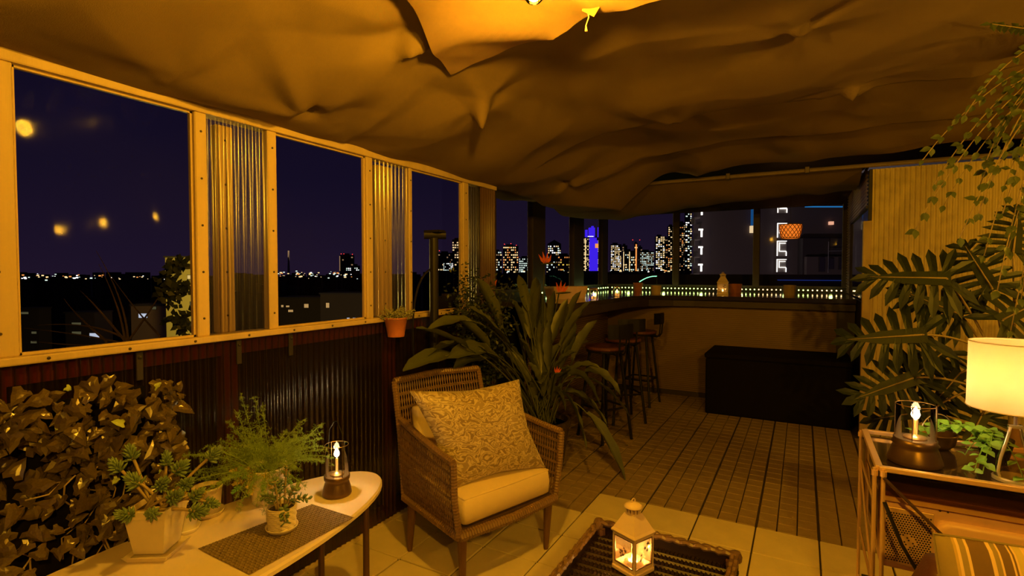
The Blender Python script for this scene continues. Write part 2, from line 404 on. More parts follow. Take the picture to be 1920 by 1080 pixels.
# right wall (faces the camera) at y=5.3
wrt = sempty('wall_right', 'cream corrugated wall behind the plants on the right', 'wall')
obj('corrugated_sheet', corr(MB(), (.50, 5.32), (3.0, 5.32), 0, 2.26, .034, .006, (0, 1)), M_yel, wrt, smooth=True)
obj('corner_batten', MB().bbox((.44, 5.30, 0), (.50, 5.36, 1.83), .004), M_wood, wrt)
obj('corner_batten', MB().bbox((.475, 5.31, 1.83), (.50, 5.36, 2.26), .003), M_blackp, wrt)
obj('backing', MB().box((.50, 5.335, 0), (3.0, 5.36, 2.26)), mat('tan_backing', (.30, .22, .10), .8, var=.1), wrt)
for z in (.9, 1.45): obj('screw', MB().lathe([(.007, 0), (.007, .003), (.002, .006)], 8, M=Matrix.Translation((.515, 5.305, z)) @ Matrix.Rotation(PI/2, 4, 'X')), M_screw, wrt)
# cross pole
pl = obj('trim_30', MB().tube([(-1.78, 5.26, 2.285), (3.0, 5.26, 2.285)], .018, 8), mat('grey_pole', (.25, .19, .12), .5, .2), smooth=False); struct(pl, 'thin horizontal pole under the tarpaulin edge', 'pole')
for x in (-.62, .02): obj('clamp', MB().bbox((x-.018, 5.236, 2.26), (x+.018, 5.29, 2.315), .003), M_screw, pl)

# ------------------------------------------------------------------ CEILING (tarpaulin)
random.seed(21)
pins = []
for (px, py, z, ang, nr) in ((575, 112, 2.3, 0, 8), (640, 205, 2.2, .3, 7), (905, 160, 2.34, .5, 6), (455, 195, 2.15, .2, 7), (820, 345, 2.15, .1, 6), (1060, 330, 2.2, .7, 6), (1270, 215, 2.4, 0, 6), (770, 60, 2.35, .9, 6), (1300, 330, 2.3, 0, 5), (1600, 150, 2.4, 0, 5), (300, 70, 2.2, .4, 6), (740, 300, 2.12, .4, 6), (1500, 60, 2.4, .3, 6)):
    p = atZ(px, py, z)
    for q in range(nr):
        a = ang+2*PI*q/nr+random.uniform(-.3, .3); L = random.uniform(.25, .85)
        pins.append((p.x, p.y, p.x+math.cos(a)*L, p.y+math.sin(a)*L, random.choice((-1, -1, 1))*random.uniform(.018, .044), random.uniform(.055, .14)))
def folds(x, y):
    s = 0
    for (ax, ay, bx, by, am, w) in pins:
        dx, dy = bx-ax, by-ay; t = max(0, min(1, ((x-ax)*dx+(y-ay)*dy)/(dx*dx+dy*dy)))
        d = math.hypot(x-ax-dx*t, y-ay-dy*t); ww = w*(.5+1.6*t)
        if d < ww: s += am*(1-d/ww)*(1-t*.85)
    return s
def sst(a, b, t): t = max(0, min(1, (t-a)/(b-a))); return t*t*(3-2*t)
def tz(x, y):
    z = 2.062+.363*sst(XW, -1.0, x)+.04*sst(-1, 1.5, x)
    z += .035*abs(noise.noise(V((x*1.3+3, y*1.3, 2))))*2-.03
    z += .02*noise.noise(V((x*3.3, y*3.3, 9)))
    # rafters: valleys across at 3.4 and 4.3
    e1 = 3.38+.05*noise.noise(V((x*1.5, 7, 1))); e2 = 4.30+.06*noise.noise(V((x*1.2, 3, 8)))
    z += (-.075*sst(2.5, e1, y) if y < e1 else .05-.09*sst(e1, e2, y) if y < e2 else .02-.03*sst(e2, 5, y))*sst(-1.75, -1.0, x)
    # falls to the far edge
    z -= .10*sst(4.0, 5.05, y)
    z -= .16*math.exp(-((x+1.95)**2+(y-5.0)**2)/.25)
    # slow droop towards the right
    return z+folds(x, y)*sst(XW-.02, XW+.35, x)
m = MB(); m.grid(lambda u, v: (lambda x, y: (x, y, max(tz(x, y), 2.0)))(XW-.03+(5.0)*u, -1.4+6.4*v), 300, 400)
# drape bay part beyond the step
ceil = struct(obj('ceiling', m, M_tarp, smooth=True), 'creased tan mesh tarpaulin stretched overhead', 'ceiling')
m = MB()
def tz2(x, y):
    z = 2.30-.20*math.sin(PI*min(1, max(0, (y-5.26)/1.25)))*(1-.35*sst(-1.2, .4, x))+.018*noise.noise(V((x*4, y*4, 1)))
    z -= .10*math.exp(-((x+1.9)**2)/.35)*math.sin(PI*min(1, (y-5.2)/1.3))
    return z+.03*abs(noise.noise(V((x*2.2, y*1.2, 5))))
m.grid(lambda u, v: (lambda x, y: (x, y, tz2(x, y)))(-2.55+2.98*u, 5.27+1.25*v), 90, 34)
obj('far_drape', m, M_tarp, ceil, smooth=True)
m = MB()
m.grid(lambda u, v: (lambda x, y: (x, y, 2.20+.05*sst(-2.5, -1.9, x)-.09*math.sin(PI*v)+.02*noise.noise(V((x*5, y*3, 3)))))(-2.58+.62*u, 3.45+1.85*v), 16, 50)
obj('bay_drape', m, M_tarp, ceil, smooth=True)
struct(obj('roof', MB().box((-2.75, -1.5, 2.62), (3.05, 7.75, 2.68)), M_blackp), 'dark roof deck added above the tarpaulin to block the sky', 'roof')  # added so that no sky comes through past the cloth
struct(obj('fascia', MB().box((-2.12, -1.5, 2.05), (XW-.04, 3.45, 2.62)).box((-2.72, 3.45, 2.40), (-2.66, 7.7, 2.62)).box((-2.7, 7.64, 2.40), (.6, 7.70, 2.62)), M_blackp), 'dark fascia closing the roof edge', 'fascia')
# near sheet by the bulb, with frayed ties
ns_ = MB()
def nz(x, y): return 2.285+.05*abs(noise.noise(V((x*2.1, y*2.3, 4))))*2+folds(x, y)*.5
E0 = [atZ(845, 128, 2.30), atZ(925, 112, 2.29), atZ(1010, 72, 2.29), atZ(1065, 45, 2.30), atZ(1110, 14, 2.30), atZ(1175, -6, 2.31), atZ(1330, -70, 2.34)]
def nearpt(u, v):
    t = u*(len(E0)-1); i = min(int(t), len(E0)-2); e = E0[i].lerp(E0[i+1], t-i)
    b = V((e.x*.62+.25, -.2, 0)); p = e.lerp(b, v)
    return (p.x, p.y, nz(p.x, p.y)-.02*(1-v)**6+(.10*sst(.8, 1, v)))
ns_.grid(nearpt, 60, 60)
nsd = tag(obj('hanging_fabric', ns_, mat('pale_mesh_cloth', (.34, .22, .10), .8, var=.1, bump=.3, bscale=400), smooth=True), 'paler mesh cloth strip above the glowing bulb, at the top edge', 'cloth')
m = MB()
a = atZ(1101, 16, 2.29); m.tube([a, a+V((.006, 0, -.03)), a+V((-.004, 0, -.055)), a+V((-.003, 0, -.075))], [.003, .0022, .002, .005], 5)
obj('tie_cord', m, M_cream, nsd)
m = MB(); a = atZ(1092, 10, 2.29); b = atZ(1135, -4, 2.30)
m.add([a, b, b.lerp(a, .5)+V((.004, -.01, -.055)), a+V((0, -.004, -.02))], [(0, 1, 2, 3)]); obj('loose_flap', m, MATS['pale_mesh_cloth'], nsd)

# bulbs
def bulb_lamp(label, pos, power):
    bt = thing('bulb_lamp', label, 'lamp', pos)
    obj('glass_bulb', MB().lathe([(.001, -.036), (.018, -.032), (.030, -.018), (.034, 0), (.030, .018), (.016, .036), (.013, .05)], 16), clearmat('bulb_glass', (1, .97, .9), fres=1.3), bt, smooth=True)
    obj('filament', MB().tube([(.014*math.cos(t*.9), .014*math.sin(t*.9), -.012+.004*(t % 3)) for t in range(12)], .003, 5), emat('filament_glow', (1, .75, .4), 60), bt)
    obj('socket', MB().lathe([(.014, .045), (.016, .05), (.016, .085), (.006, .09)], 12), M_black, bt)
    obj('cord', MB().tube([(0, 0, .09), (0, 0, 2.60-pos[2])], .003, 5), M_black, bt)
    light('bulb_light', 'POINT', (0, 0, 0), power, WARM, .035, bt)
bulb_lamp('glowing globe bulb just under the tarpaulin at the top edge', BULB_POS, 76)
bulb_lamp('added bare fill bulb hanging over the seating area behind the viewpoint', (.75, -.45, 2.08), 150)  # unseen bulb, added to brighten the chair, cart and pillows
bulb_lamp('added bare fill bulb hanging at the far right outside the frame', (2.15, 2.75, 1.95), 75)  # unseen bulb, added to brighten the right wall
# ------------------------------------------------------------------ OVAL TABLE
TT = .556
ot = thing('oval_table', 'long pale oval table on dark legs along the low wall', 'table', (-1.575, .86, 0))
def ell(a, b, z, n=64): return [(a*math.cos(2*PI*i/n), b*math.sin(2*PI*i/n), z) for i in range(n)]
m = MB(); n = 64; A, B = .272, .765
rings = [(A-.02, B-.02, TT-.030), (A, B, TT-.020), (A, B, TT-.008), (A-.006, B-.006, TT-.001)]
vs = sum([ell(a, b, z) for a, b, z in rings], [])
fs = [tuple(range(n-1, -1, -1)), tuple(3*n+i for i in range(n))]
for k in range(3):
    for i in range(n): j = (i+1) % n; fs.append((k*n+i, k*n+j, (k+1)*n+j, (k+1)*n+i))
m.add(vs, fs)
obj('tabletop', m, mat('pale_laminate', (.78, .66, .56), .42, var=.06, scale=4, coat=.1), ot)
M_leg = mat('dark_steel_leg', (.10, .055, .035), .4, .5, var=.1)
for (x, y) in ((.06, .66), (-.13, .60), (.16, -.1), (-.16, -.1), (.05, -.66)):
    obj('leg', MB().tube([(x, y, 0), (x, y, TT-.03)], .0125, 10).lathe([(.03, 0), (.03, .006), (.013, .008)], 12, (x, y, TT-.038)), M_leg, ot)
# woven mat
m = MB(); q = [atZ(372, 1029, TT), atZ(470, 1083, TT), atZ(672, 970, TT), atZ(590, 944, TT)]
q = [V((-1.60, .905, 0)), V((-1.335, .895, 0)), V((-1.335, 1.285, 0)), V((-1.545, 1.285, 0))]
def bil(u, v): return q[0]*(1-u)*(1-v)+q[1]*u*(1-v)+q[2]*u*v+q[3]*(1-u)*v
NU, NV = 26, 40
m.add([bil(0, 0)+V((0, 0, TT+.0006)), bil(1, 0)+V((0, 0, TT+.0006)), bil(1, 1)+V((0, 0, TT+.0006)), bil(0, 1)+V((0, 0, TT+.0006))], [(0, 1, 2, 3)])
for i in range(NU):
    for j in range(NV):
        if (i+j) % 2 == 0: c = [(i+.02, j+.2), (i+.98, j+.2), (i+.98, j+.8), (i+.02, j+.8)]; mid = [(i+.3, j+.2), (i+.7, j+.2), (i+.7, j+.8), (i+.3, j+.8)]
        else: c = [(i+.2, j+.02), (i+.8, j+.02), (i+.8, j+.98), (i+.2, j+.98)]; mid = [(i+.2, j+.3), (i+.8, j+.3), (i+.8, j+.7), (i+.2, j+.7)]
        lo = [bil(a/NU, b/NV)+V((0, 0, TT+.0008)) for a, b in c]; hi = [bil(a/NU, b/NV)+V((0, 0, TT+.0028)) for a, b in mid]
        m.add(lo+hi, [(4, 5, 6, 7), (0, 1, 5, 4), (1, 2, 6, 5), (2, 3, 7, 6), (3, 0, 4, 7)])
tag(obj('woven_placemat', m, mat('olive_woven', (.20, .145, .07), .6, var=.3, scale=60)), 'dark woven placemat on the oval table', 'placemat')

# ------------------------------------------------------------------ oil style lanterns with glass cylinders
def oil_lantern(label, loc, gr, gh, bh, power, scale_base=1.0, handle=True):
    t = thing('oil_lantern', label, 'lantern', loc)
    br = gr*1.22*scale_base
    obj('base', MB().lathe([(br*.98, 0), (br*1.04, bh*.08), (br*1.02, bh*.2), (br*.93, bh*.45), (br*.86, bh*.62), (br*.80, bh*.74), (br*.90, bh*.80), (gr*1.12, bh*.88), (gr*1.12, bh), (gr*1.02, bh)], 32), M_bronze, t, smooth=True)
    obj('glass_chimney', MB().lathe([(gr, bh), (gr, bh+gh)], 36, cap=False), M_glass, t, smooth=True)
    obj('rim', MB().tube([(gr*math.cos(a), gr*math.sin(a), bh+gh) for a in (2*PI*i/36 for i in range(36))], gr*.025, 4, closed=True), M_brass, t)
    for i in range(4):
        a = PI/4+i*PI/2+.5
        obj('guard_wire', MB().tube([(gr*1.04*math.cos(a), gr*1.04*math.sin(a), bh), (gr*1.04*math.cos(a), gr*1.04*math.sin(a), bh+gh*1.01)], gr*.028, 5), M_bronze, t)
    obj('burner', MB().lathe([(gr*.62, bh), (gr*.62, bh+gh*.05), (gr*.25, bh+gh*.09), (gr*.12, bh+gh*.12), (gr*.12, bh+gh*.55), (gr*.05, bh+gh*.56)], 14), M_brass, t, smooth=True)
    fz = bh+gh*.70
    obj('flame', MB().lathe([(.001, -gr*.30), (gr*.16, -gr*.2), (gr*.24, 0), (gr*.18, gr*.22), (gr*.07, gr*.40), (.001, gr*.52)], 12, (0, 0, fz)), M_flame, t, smooth=True)
    light('lantern_light', 'POINT', (0, 0, fz), power, (1, .64, .27), gr*.25, t)
    if handle:
        obj('handle', MB().tube([(-gr*1.0, 0, bh+gh*.98), (-gr*.9, 0, bh+gh*1.45), (-gr*.3, 0, bh+gh*1.75), (gr*.1, 0, bh+gh*1.78), (gr*.7, 0, bh+gh*1.4), (gr*1.0, 0, bh+gh*.98)], gr*.03, 5), M_black, t)
    return t
oil_lantern('glowing glass oil lantern on the right end of the oval table', (-1.535, 1.392, TT), .0425, .115, .075, 7)

# ------------------------------------------------------------------ pots and small plants
def pot_round(name, label, loc, r, h, m_, cat='plant pot', tap=.78, saucer=True, ribs=False, group=None):
    t = thing(name, label, cat, loc)
    z0 = .008 if saucer else 0
    pb = MB().lathe([(r*tap, z0), (r*.96, h*.93), (r, h*.94), (r, h), (r*.91, h), (r*.88, h*.86)], 32, cap=False)
    pb.lathe([(.001, z0), (r*tap, z0)], 32, cap=False)
    if ribs:
        for k in range(14):
            z = z0+.006+(h*.9-z0)*k/14; rr = r*(tap+(.96-tap)*(z/(h*.93)))+.0004
            n = 40
            pb.tube([((rr+.0012*math.sin(i*1.57+k*1.57))*math.cos(2*PI*i/n), (rr+.0012*math.sin(i*1.57+k*1.57))*math.sin(2*PI*i/n), z) for i in range(n)], .0028, 4, closed=True)
    obj('pot', pb, m_, t, smooth=not ribs)
    obj('soil', MB().lathe([(.001, h*.88), (r*.5, h*.885), (r*.9, h*.86)], 24, cap=False), M_soil, t, smooth=True)
    if saucer: obj('saucer', MB().lathe([(.001, 0), (r*.9, 0), (r*1.08, .012), (r*1.10, .016), (r*1.04, .016), (r*.9, .007), (.001, .007)], 32), m_, t, smooth=True)
    return t
def rosette(parent, c, d, L, n, m_, r=.0045, rings=4, spacing=None, name='rosette'):
    """finger-leaved succulent tip growing along d"""
    c = V(c); d = V(d).normalized(); u = d.orthogonal().normalized(); w = d.cross(u); mb = MB(); mb.sm = True
    sp = spacing or L*.22
    for k in range(rings):
        for i in range(n):
            a = 2*PI*i/n+k*.7+random.uniform(-.2, .2); rad = u*math.cos(a)+w*math.sin(a)
            b = c+d*(sp*(k-rings+1)); ang = .25+.95*(rings-1-k)/max(1, rings-1)+random.uniform(-.1, .15)
            tip = b+(d*math.cos(ang)+rad*math.sin(ang))*L*(.8+.2*random.random())
            mb.spindle(b, tip, r, 5, .55)
    return obj(name, mb, m_, parent)
def stem(parent, pts, r, m_=None, name='stem'): return obj(name, MB().tube(pts, r, 6), m_ or M_stem, parent, smooth=True)

# square pot with finger-leaved succulent (base at ~ (-1.66,.82))
random.seed(3)
sqc = atZ(296, 1048, TT+.0); sqc = V((-1.685, .835, TT))
sq = thing('square_pot_plant', 'big sprawling succulent in a tall square cream pot on the table', 'potted plant', sqc, .55)
m = MB()
def sqring(h_, z): return [(-h_, -h_, z), (h_, -h_, z), (h_, h_, z), (-h_, h_, z)]
rs = [(.042, .018), (.057, .125), (.060, .127), (.060, .150), (.054, .150), (.052, .13)]
vs = sum([sqring(a, b) for a, b in rs], []); fs = [(3, 2, 1, 0)]
for k in range(len(rs)-1):
    for i in range(4): j = (i+1) % 4; fs.append((k*4+i, k*4+j, k*4+4+j, k*4+4+i))
m.add(vs, fs); obj('pot', m, M_cream, sq)
obj('soil', MB().add(sqring(.053, .135), [(0, 1, 2, 3)]), M_soil, sq)
m = MB(); vs = sum([sqring(a, b) for a, b in ((.054, 0), (.064, .018), (.060, .018), (.052, .008))], []); fs = [(3, 2, 1, 0), (12, 13, 14, 15)]
for k in range(3):
    for i in range(4): j = (i+1) % 4; fs.append((k*4+i, k*4+j, k*4+4+j, k*4+4+i))
m.add(vs, fs); obj('saucer', m, M_cream, sq)
inv = (Matrix.Translation(sqc) @ Matrix.Rotation(.55, 4, 'Z')).inverted()
tips = [((245, 848), .03), ((312, 858), .08), ((232, 965), -.08), ((285, 962), -.10), ((340, 875), .06), ((372, 925), .04), ((352, 905), 0), ((250, 900), 0), ((398, 945), .05), ((330, 930), -.05), ((402, 850), .12), ((305, 905), -.02), ((216, 872), -.02), ((372, 960), .0)]
for (p, dy) in tips:
    w_ = atX(p[0], p[1], sqc.x+.02-dy*.3); w_.y += 0
    w_ = atD(p[0], p[1], (sqc-V((0, 0, 0))).xy.dot(V(FW))*(1+dy*.5))
    l = inv @ w_; base = V((random.uniform(-.03, .03), random.uniform(-.03, .03), .135))
    mid = base.lerp(l, .55)+V((0, 0, random.uniform(-.005, .04)))
    pts = curve(base, mid, l, 7); stem(sq, pts, .0045)
    rosette(sq, l, pts[-1]-pts[-2]+V((0, 0, .006)), random.uniform(.026, .036), 8, M_sed, .0038, 5, .006)

# white round pot with golden sedum just behind
wp = pot_round('white_round_pot_plant', 'small white round pot with golden sedum between the square and cream pots', V((-1.75, .95, TT)), .042, .085, M_white, 'potted plant')
for i in range(26):
    a = random.uniform(0, 2*PI); rr = random.uniform(0, .045); h = random.uniform(.09, .135)
    b = V((rr*.5*math.cos(a), rr*.5*math.sin(a), .075)); e_ = V((rr*1.3*math.cos(a), rr*1.3*math.sin(a), h))
    stem(wp, [b, b.lerp(e_, .6)+V((0, 0, .01)), e_], .0016)
    rosette(wp, e_, e_-b, .014, 6, M_gold, .0026, 4, .005, 'sedum_tip')
# empty cream pot
crp = pot_round('cream_pot', 'cream round pot with saucer left of the fern pot', V((-1.80, 1.055, TT)), .048, .10, M_cream, tap=.8)
# tall pot asparagus fern
fp = pot_round('fern_pot_plant', 'feathery asparagus fern in a large white pot on the table', V((-1.715, 1.225, TT)), .072, .13, M_white, 'potted plant', tap=.68, saucer=False)
random.seed(5)
ff = MB()
def needle(p, d, L, w=.0007):
    s_ = d.orthogonal().normalized()*w
    ff.add([p-s_, p+s_, p+d*L], [(0, 1, 2)])
for i in range(85):
    a = random.uniform(0, 2*PI); el_ = random.uniform(.0, 1.15); L = random.uniform(.10, .24)
    if i < 4: L = random.uniform(.22, .32); el_ = random.uniform(1.1, 1.5)
    d = V((math.cos(a)*math.cos(el_)*1.1, math.sin(a)*math.cos(el_)*1.3, math.sin(el_)))
    b = V((random.uniform(-.045, .045), random.uniform(-.045, .045), .115)); e_ = b+d*L; e_.z -= .03*L/.2*math.cos(el_)*2
    mid = b.lerp(e_, .5)+V((0, 0, .05*math.cos(el_)))
    if e_.x < -.26: e_.x = -.26
    pts = curve(b, mid, e_, 14); ff.tube(pts, [.0011]*13+[.0005]*2, 3)
    for k in range(4, 15):
        p = pts[k]; t_ = (pts[k]-pts[k-1]).normalized()
        for s_ in range(5):
            q_ = (t_*.5+V((random.gauss(0, 1), random.gauss(0, 1), random.gauss(0, .8))).normalized()).normalized()
            l_ = random.uniform(.014, .042)*(1.15-k/18); ff.add([p, p+q_.orthogonal()*.0004, p+q_*l_], [(0, 1, 2)])
            for z_ in range(4):
                pp = p+q_*l_*(z_+1)/4
                for y_ in range(2): needle(pp, (q_*.4+V((random.gauss(0, 1), random.gauss(0, 1), random.gauss(0, 1))).normalized()).normalized(), .008, .0006)
obj('foliage', ff, M_fern, fp, kind='stuff')
# golden trailing sedum at the front of the fern pot
for i in range(26):
    a = random.choice((random.uniform(-1.3, .3), random.uniform(3.6, 5.2))); b = V((.06*math.cos(a), .06*math.sin(a), .125)); e_ = V((random.uniform(.07, .105)*math.cos(a), random.uniform(.08, .13)*math.sin(a), random.uniform(.06, .15)))
    stem(fp, [b, b.lerp(e_, .5)+V((0, 0, .02)), e_], .0015)
    rosette(fp, e_, e_-b, .016, 6, M_gold if i % 2 else M_pothos, .0024, 4, .006, 'sedum_tip')
# ribbed pot with jade on mat
jp = pot_round('jade_plant', 'small jade succulent in a ribbed cream pot on the dark placemat', V((-1.475, 1.105, TT+.003)), .046, .080, M_cream, 'potted plant', tap=.84, ribs=True)
random.seed(11)
for i in range(8):
    a = 2*PI*i/8+.3; rr = random.uniform(.03, .085); h = random.uniform(.07, .20) if rr < .055 else random.uniform(.05, .12)
    if i == 2: rr, h = .03, .20
    b = V((.015*math.cos(a), .015*math.sin(a), .068)); e_ = V((rr*math.cos(a), rr*math.sin(a), h))
    pts = curve(b, b.lerp(e_, .5)+V((0, 0, .03)), e_, 8); stem(jp, pts, .0032)
    for k in range(2, 9):
        for s_ in (0, 1):
            an = k*1.57+s_*PI; t_ = (pts[k]-pts[k-1]).normalized(); u_ = t_.orthogonal().normalized(); w_ = t_.cross(u_)
            d = (u_*math.cos(an)+w_*math.sin(an)+t_*.55).normalized(); L = .022*(1.1-k*.03)
            lf = MB(); lf.sm = True; p = pts[k]
            sd = d.cross(t_).normalized()
            up = d.cross(sd)
            ring_ = []
            for (s, wd) in ((.0, .0015), (.25, .0055), (.6, .0075), (.88, .005), (1, .0008)):
                cpt = p+d*L*s
                ring_.append([cpt+sd*wd, cpt+up*wd*.32, cpt-sd*wd, cpt-up*wd*.32])
            lf.add(sum(ring_, []), [(r_*4+q_, r_*4+(q_+1) % 4, r_*4+4+(q_+1) % 4, r_*4+4+q_) for r_ in range(4) for q_ in range(4)])
            obj('leaf', lf, M_sed, jp)
# hanging terracotta pot
hp = pot_round('hanging_terracotta_pot', 'terracotta pot hung on the low wall left of the black post', V((-1.955, 2.20, 1.045)), .064, .105, M_terra, 'potted plant', tap=.70, saucer=False)
obj('wall_hook', MB().box((-.09, -.006, .05), (-.055, .006, .11)), M_black, hp)
hf = MB(); hf.sm = True
for i in range(80):
    a = random.uniform(0, 2*PI); L = random.uniform(.04, .12); d = V((math.cos(a)*.7, math.sin(a)*1.1, random.uniform(.2, 1.1))).normalized()
    b = V((random.uniform(-.04, .04), random.uniform(-.04, .04), .09)); e_ = b+d*L; hf.tube([b, e_], .001, 3)
    for k in range(7):
        p = b.lerp(e_, .3+.1*k); q_ = V((random.gauss(0, 1), random.gauss(0, 1), random.gauss(0, 1))).normalized(); hf.spindle(p, p+q_*.014, .003, 4)
obj('foliage', hf, mat('greyish_foliage', (.30, .30, .14), .6, var=.3), hp, kind='stuff')

# black T-headed post
bp_ = thing('black_post', 'black post with a flat T-shaped head standing at the low wall', 'post', (-1.90, 2.47, 0))
obj('pole', MB().tube([(0, 0, .02), (0, 0, 1.6)], .026, 14), M_black, bp_, smooth=False)
obj('head', MB().tube([(-.045, -.035, 1.617), (.055, .045, 1.617)], .024, 14).box((-.05, -.03, 1.632), (.06, .03, 1.645)), M_black, bp_)
obj('foot_plate', MB().lathe([(.12, 0), (.12, .012), (.03, .02)], 20), M_black, bp_)
obj('cable', MB().tube(curve((-.02, 0, 1.42), (-.06, -.16, 1.35), (-.03, -.15, .9), 12), .006, 5), M_black, bp_)

# ------------------------------------------------------------------ IVY HEDGE
random.seed(12)
iv = thing('ivy_hedge', 'dense panel of large glossy brown-green ivy leaves at left', 'hedge', (-1.93, .6, .25))
def ivymesh(k):
    m = MB(); pts = [(0, -.12), (.30, -.30), (.52, -.10), (.40, .18), (.34, .50), (.0, 1.0), (-.34, .50), (-.40, .18), (-.52, -.10), (-.30, -.30)]
    rr = random.Random(k); vs = [(0, .25, .02)]
    for (x, y) in pts: vs.append((x*rr.uniform(.85, 1.15), y*rr.uniform(.9, 1.1), -.22*abs(x)-.16*y*y+rr.uniform(-.05, .05)))
    mid = [((vs[0][0]+v[0])/2, (vs[0][1]+v[1])/2, (v[2])/2*.6+.04) for v in vs[1:]]
    n = len(pts); vs += mid
    fs = []
    for i in range(n):
        j = (i+1) % n; fs += [(0, 1+n+i, 1+n+j), (1+n+i, 1+i, 1+j, 1+n+j)]
    m.add(vs, fs); return m
ivs = [ivymesh(k).mesh('ivy_leaf', M_ivy) for k in range(6)]; ivy2 = [ivymesh(k+9).mesh('ivy_leaf', M_ivy2) for k in range(2)]
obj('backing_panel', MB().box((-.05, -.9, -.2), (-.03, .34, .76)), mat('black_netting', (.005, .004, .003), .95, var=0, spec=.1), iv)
net = MB()
for i in range(26):
    y = random.uniform(-.4, .38); z = random.uniform(-.1, .5); p = [V((-.01, y, z))]
    for k in range(6): p.append(p[-1]+V((random.uniform(-.02, .02), random.uniform(-.06, .06), random.uniform(.0, .07))))
    net.tube(p, .0025, 4)
obj('vines', net, M_stem, iv, kind='stuff')
extra = MB(); cnt = 0
def leafM(p, s, tip, nrm):
    z = V(nrm).normalized(); y = V(tip); y = (y-z*y.dot(z)).normalized(); x = y.cross(z)
    return Matrix(((x.x*s, y.x*s, z.x*s, p.x), (x.y*s, y.y*s, z.y*s, p.y), (x.z*s, y.z*s, z.z*s, p.z), (0, 0, 0, 1)))
lv = []
for i in range(1350):
    y = random.uniform(-.72, .40); z = random.uniform(-.16, .86)
    if z > .84-.02*random.random()-.02*abs(y): continue
    if y > .34 and z < .15: continue
    if y > .26 and z > .80: continue
    x = random.uniform(.0, .10)+.05*math.sin(z*9+y*5)+(.10*(1-z/.8) if z < .5 else 0)
    if x-1.93 > -1.875 and z+.25 < .585 and y+.6 > .08: continue
    lv.append((x, y, z))
lv.sort(key=lambda t: -t[0])
for (x, y, z) in lv:
    s = random.uniform(.028, .054); tip = (random.uniform(-.2, .3), random.uniform(-.9, .9), random.uniform(-1, .25)); nr = (1, random.uniform(-.9, .7), random.uniform(-.3, .9))
    yg = random.random() < .05
    mt = leafM(V((x, y, z)), s*(.6 if yg else 1), tip, nr)
    if cnt < 285 and y > -.42 and random.random() < .8:
        me = random.choice(ivy2 if yg else ivs); o = bpy.data.objects.new('ivy_leaf', me); C.objects.link(o); o.parent = iv; o.matrix_local = mt; cnt += 1
        if yg: o['label'] = 'small yellow-green young leaf'
    else:
        b = ivymesh(random.randrange(6)); extra.add([mt @ V(p) for p in b.v], b.f)
obj('more_leaves', extra, M_ivy, iv, kind='stuff')

# ------------------------------------------------------------------ WICKER ARMCHAIR
M_wick = mat('brown_wicker', (.19, .11, .045), .42, var=.35, scale=40)
M_wickd = mat('dark_wicker', (.085, .05, .028), .38, var=.35, scale=40)
M_wleg = mat('walnut_leg', (.13, .065, .03), .5, var=.25)
def weave(mb, fn, nv, nh, r=.0028, amp=.004, off=V((0, 0, 0))):
    """fn(u,v) surface; vertical zig-zag strands + doubled horizontal bands"""
    for i in range(nv):
        for s in (-1, 1):
            pts = []
            N = nh*2
            for j in range(N+1):
                u = (i+.5)/nv+s*(.22/nv)*(1 if j % 2 == 0 else -1); pts.append(fn(min(1, max(0, u)), j/N))
            mb.tube(pts, r, 3, cap=False)
    for j in range(1, nh):
        for dz in (-.06/nh, .06/nh):
            pts = [fn(i/(nv), j/nh+dz)+V((0, 0, 0)) for i in range(nv+1)]; mb.tube(pts, r*1.15, 4, cap=False)
def wrapped(mb, pts, r):
    """tube with cane-wrap ribs"""
    P_ = [V(p) for p in pts]; out = []; rs_ = []
    L = sum((P_[i+1]-P_[i]).length for i in range(len(P_)-1)); n = max(6, int(L/.007))
    acc = [0]
    for i in range(len(P_)-1): acc.append(acc[-1]+(P_[i+1]-P_[i]).length)
    for k in range(n+1):
        s = L*k/n; i = 0
        while i < len(P_)-2 and acc[i+1] < s: i += 1
        out.append(P_[i].lerp(P_[i+1], min(1, (s-acc[i])/max(1e-9, acc[i+1]-acc[i])))); rs_.append(r*(1 if k % 2 else .86))
    mb.tube(out, rs_, 7)
f_ = V((.945, -.33, 0)); s__ = V((.33, .945, 0))
cc = f_*(-1.80)+s__*1.604
CR = math.atan2(.945, .33)
ch = thing('wicker_armchair', 'brown woven wicker armchair with tapered wooden legs', 'armchair', (cc.x, cc.y, 0), CR)
FLa, FRa = V((-.335, 0, .575)), V((.335, 0, .575)); RLa, RRa = V((-.315, .44, .68)), V((.315, .44, .68))
FLs, FRs = V((-.298, .01, .255)), V((.298, .01, .255)); BLs, BRs = V((-.285, .50, .27)), V((.285, .50, .27))
BLt, BRt = V((-.275, .61, .835)), V((.275, .61, .835))
def lp(a, b, t): return a.lerp(b, t)
def sideB(s): # bottom curve seat->back
    return lambda t: V((s*.298, .01, .255)).lerp(V((s*.285, .50, .27)), t)
def sideT(s): # arm top curve: front post to back post
    return lambda t: V((s*(.335-.035*t), .50*t, .59+.075*t**1.4))
fr = MB()
for s in (-1, 1):
    A0, A1 = V((s*.298, .01, .255)), V((s*.335, 0, .59))
    wrapped(fr, [A0, A0.lerp(A1, .5)+V((s*.01, 0, 0)), A1], .017)
    wrapped(fr, [sideT(s)(i/6) for i in range(7)], .018)
    bt_, bs_ = V((s*.275, .61, .835)), V((s*.285, .50, .27))
    wrapped(fr, [bs_, bs_.lerp(bt_, .5)+V((0, -.015, 0)), bt_], .016)
wrapped(fr, [V((-.275, .61, .835)), V((0, .635, .845)), V((.275, .61, .835))], .019)
wrapped(fr, [V((-.298, .01, .255)), V((0, -.01, .255)), V((.298, .01, .255))], .024)
wrapped(fr, [V((-.285, .50, .27)), V((.285, .50, .27))], .018)
for s in (-1, 1): wrapped(fr, [sideB(s)(0), sideB(s)(1)], .022)
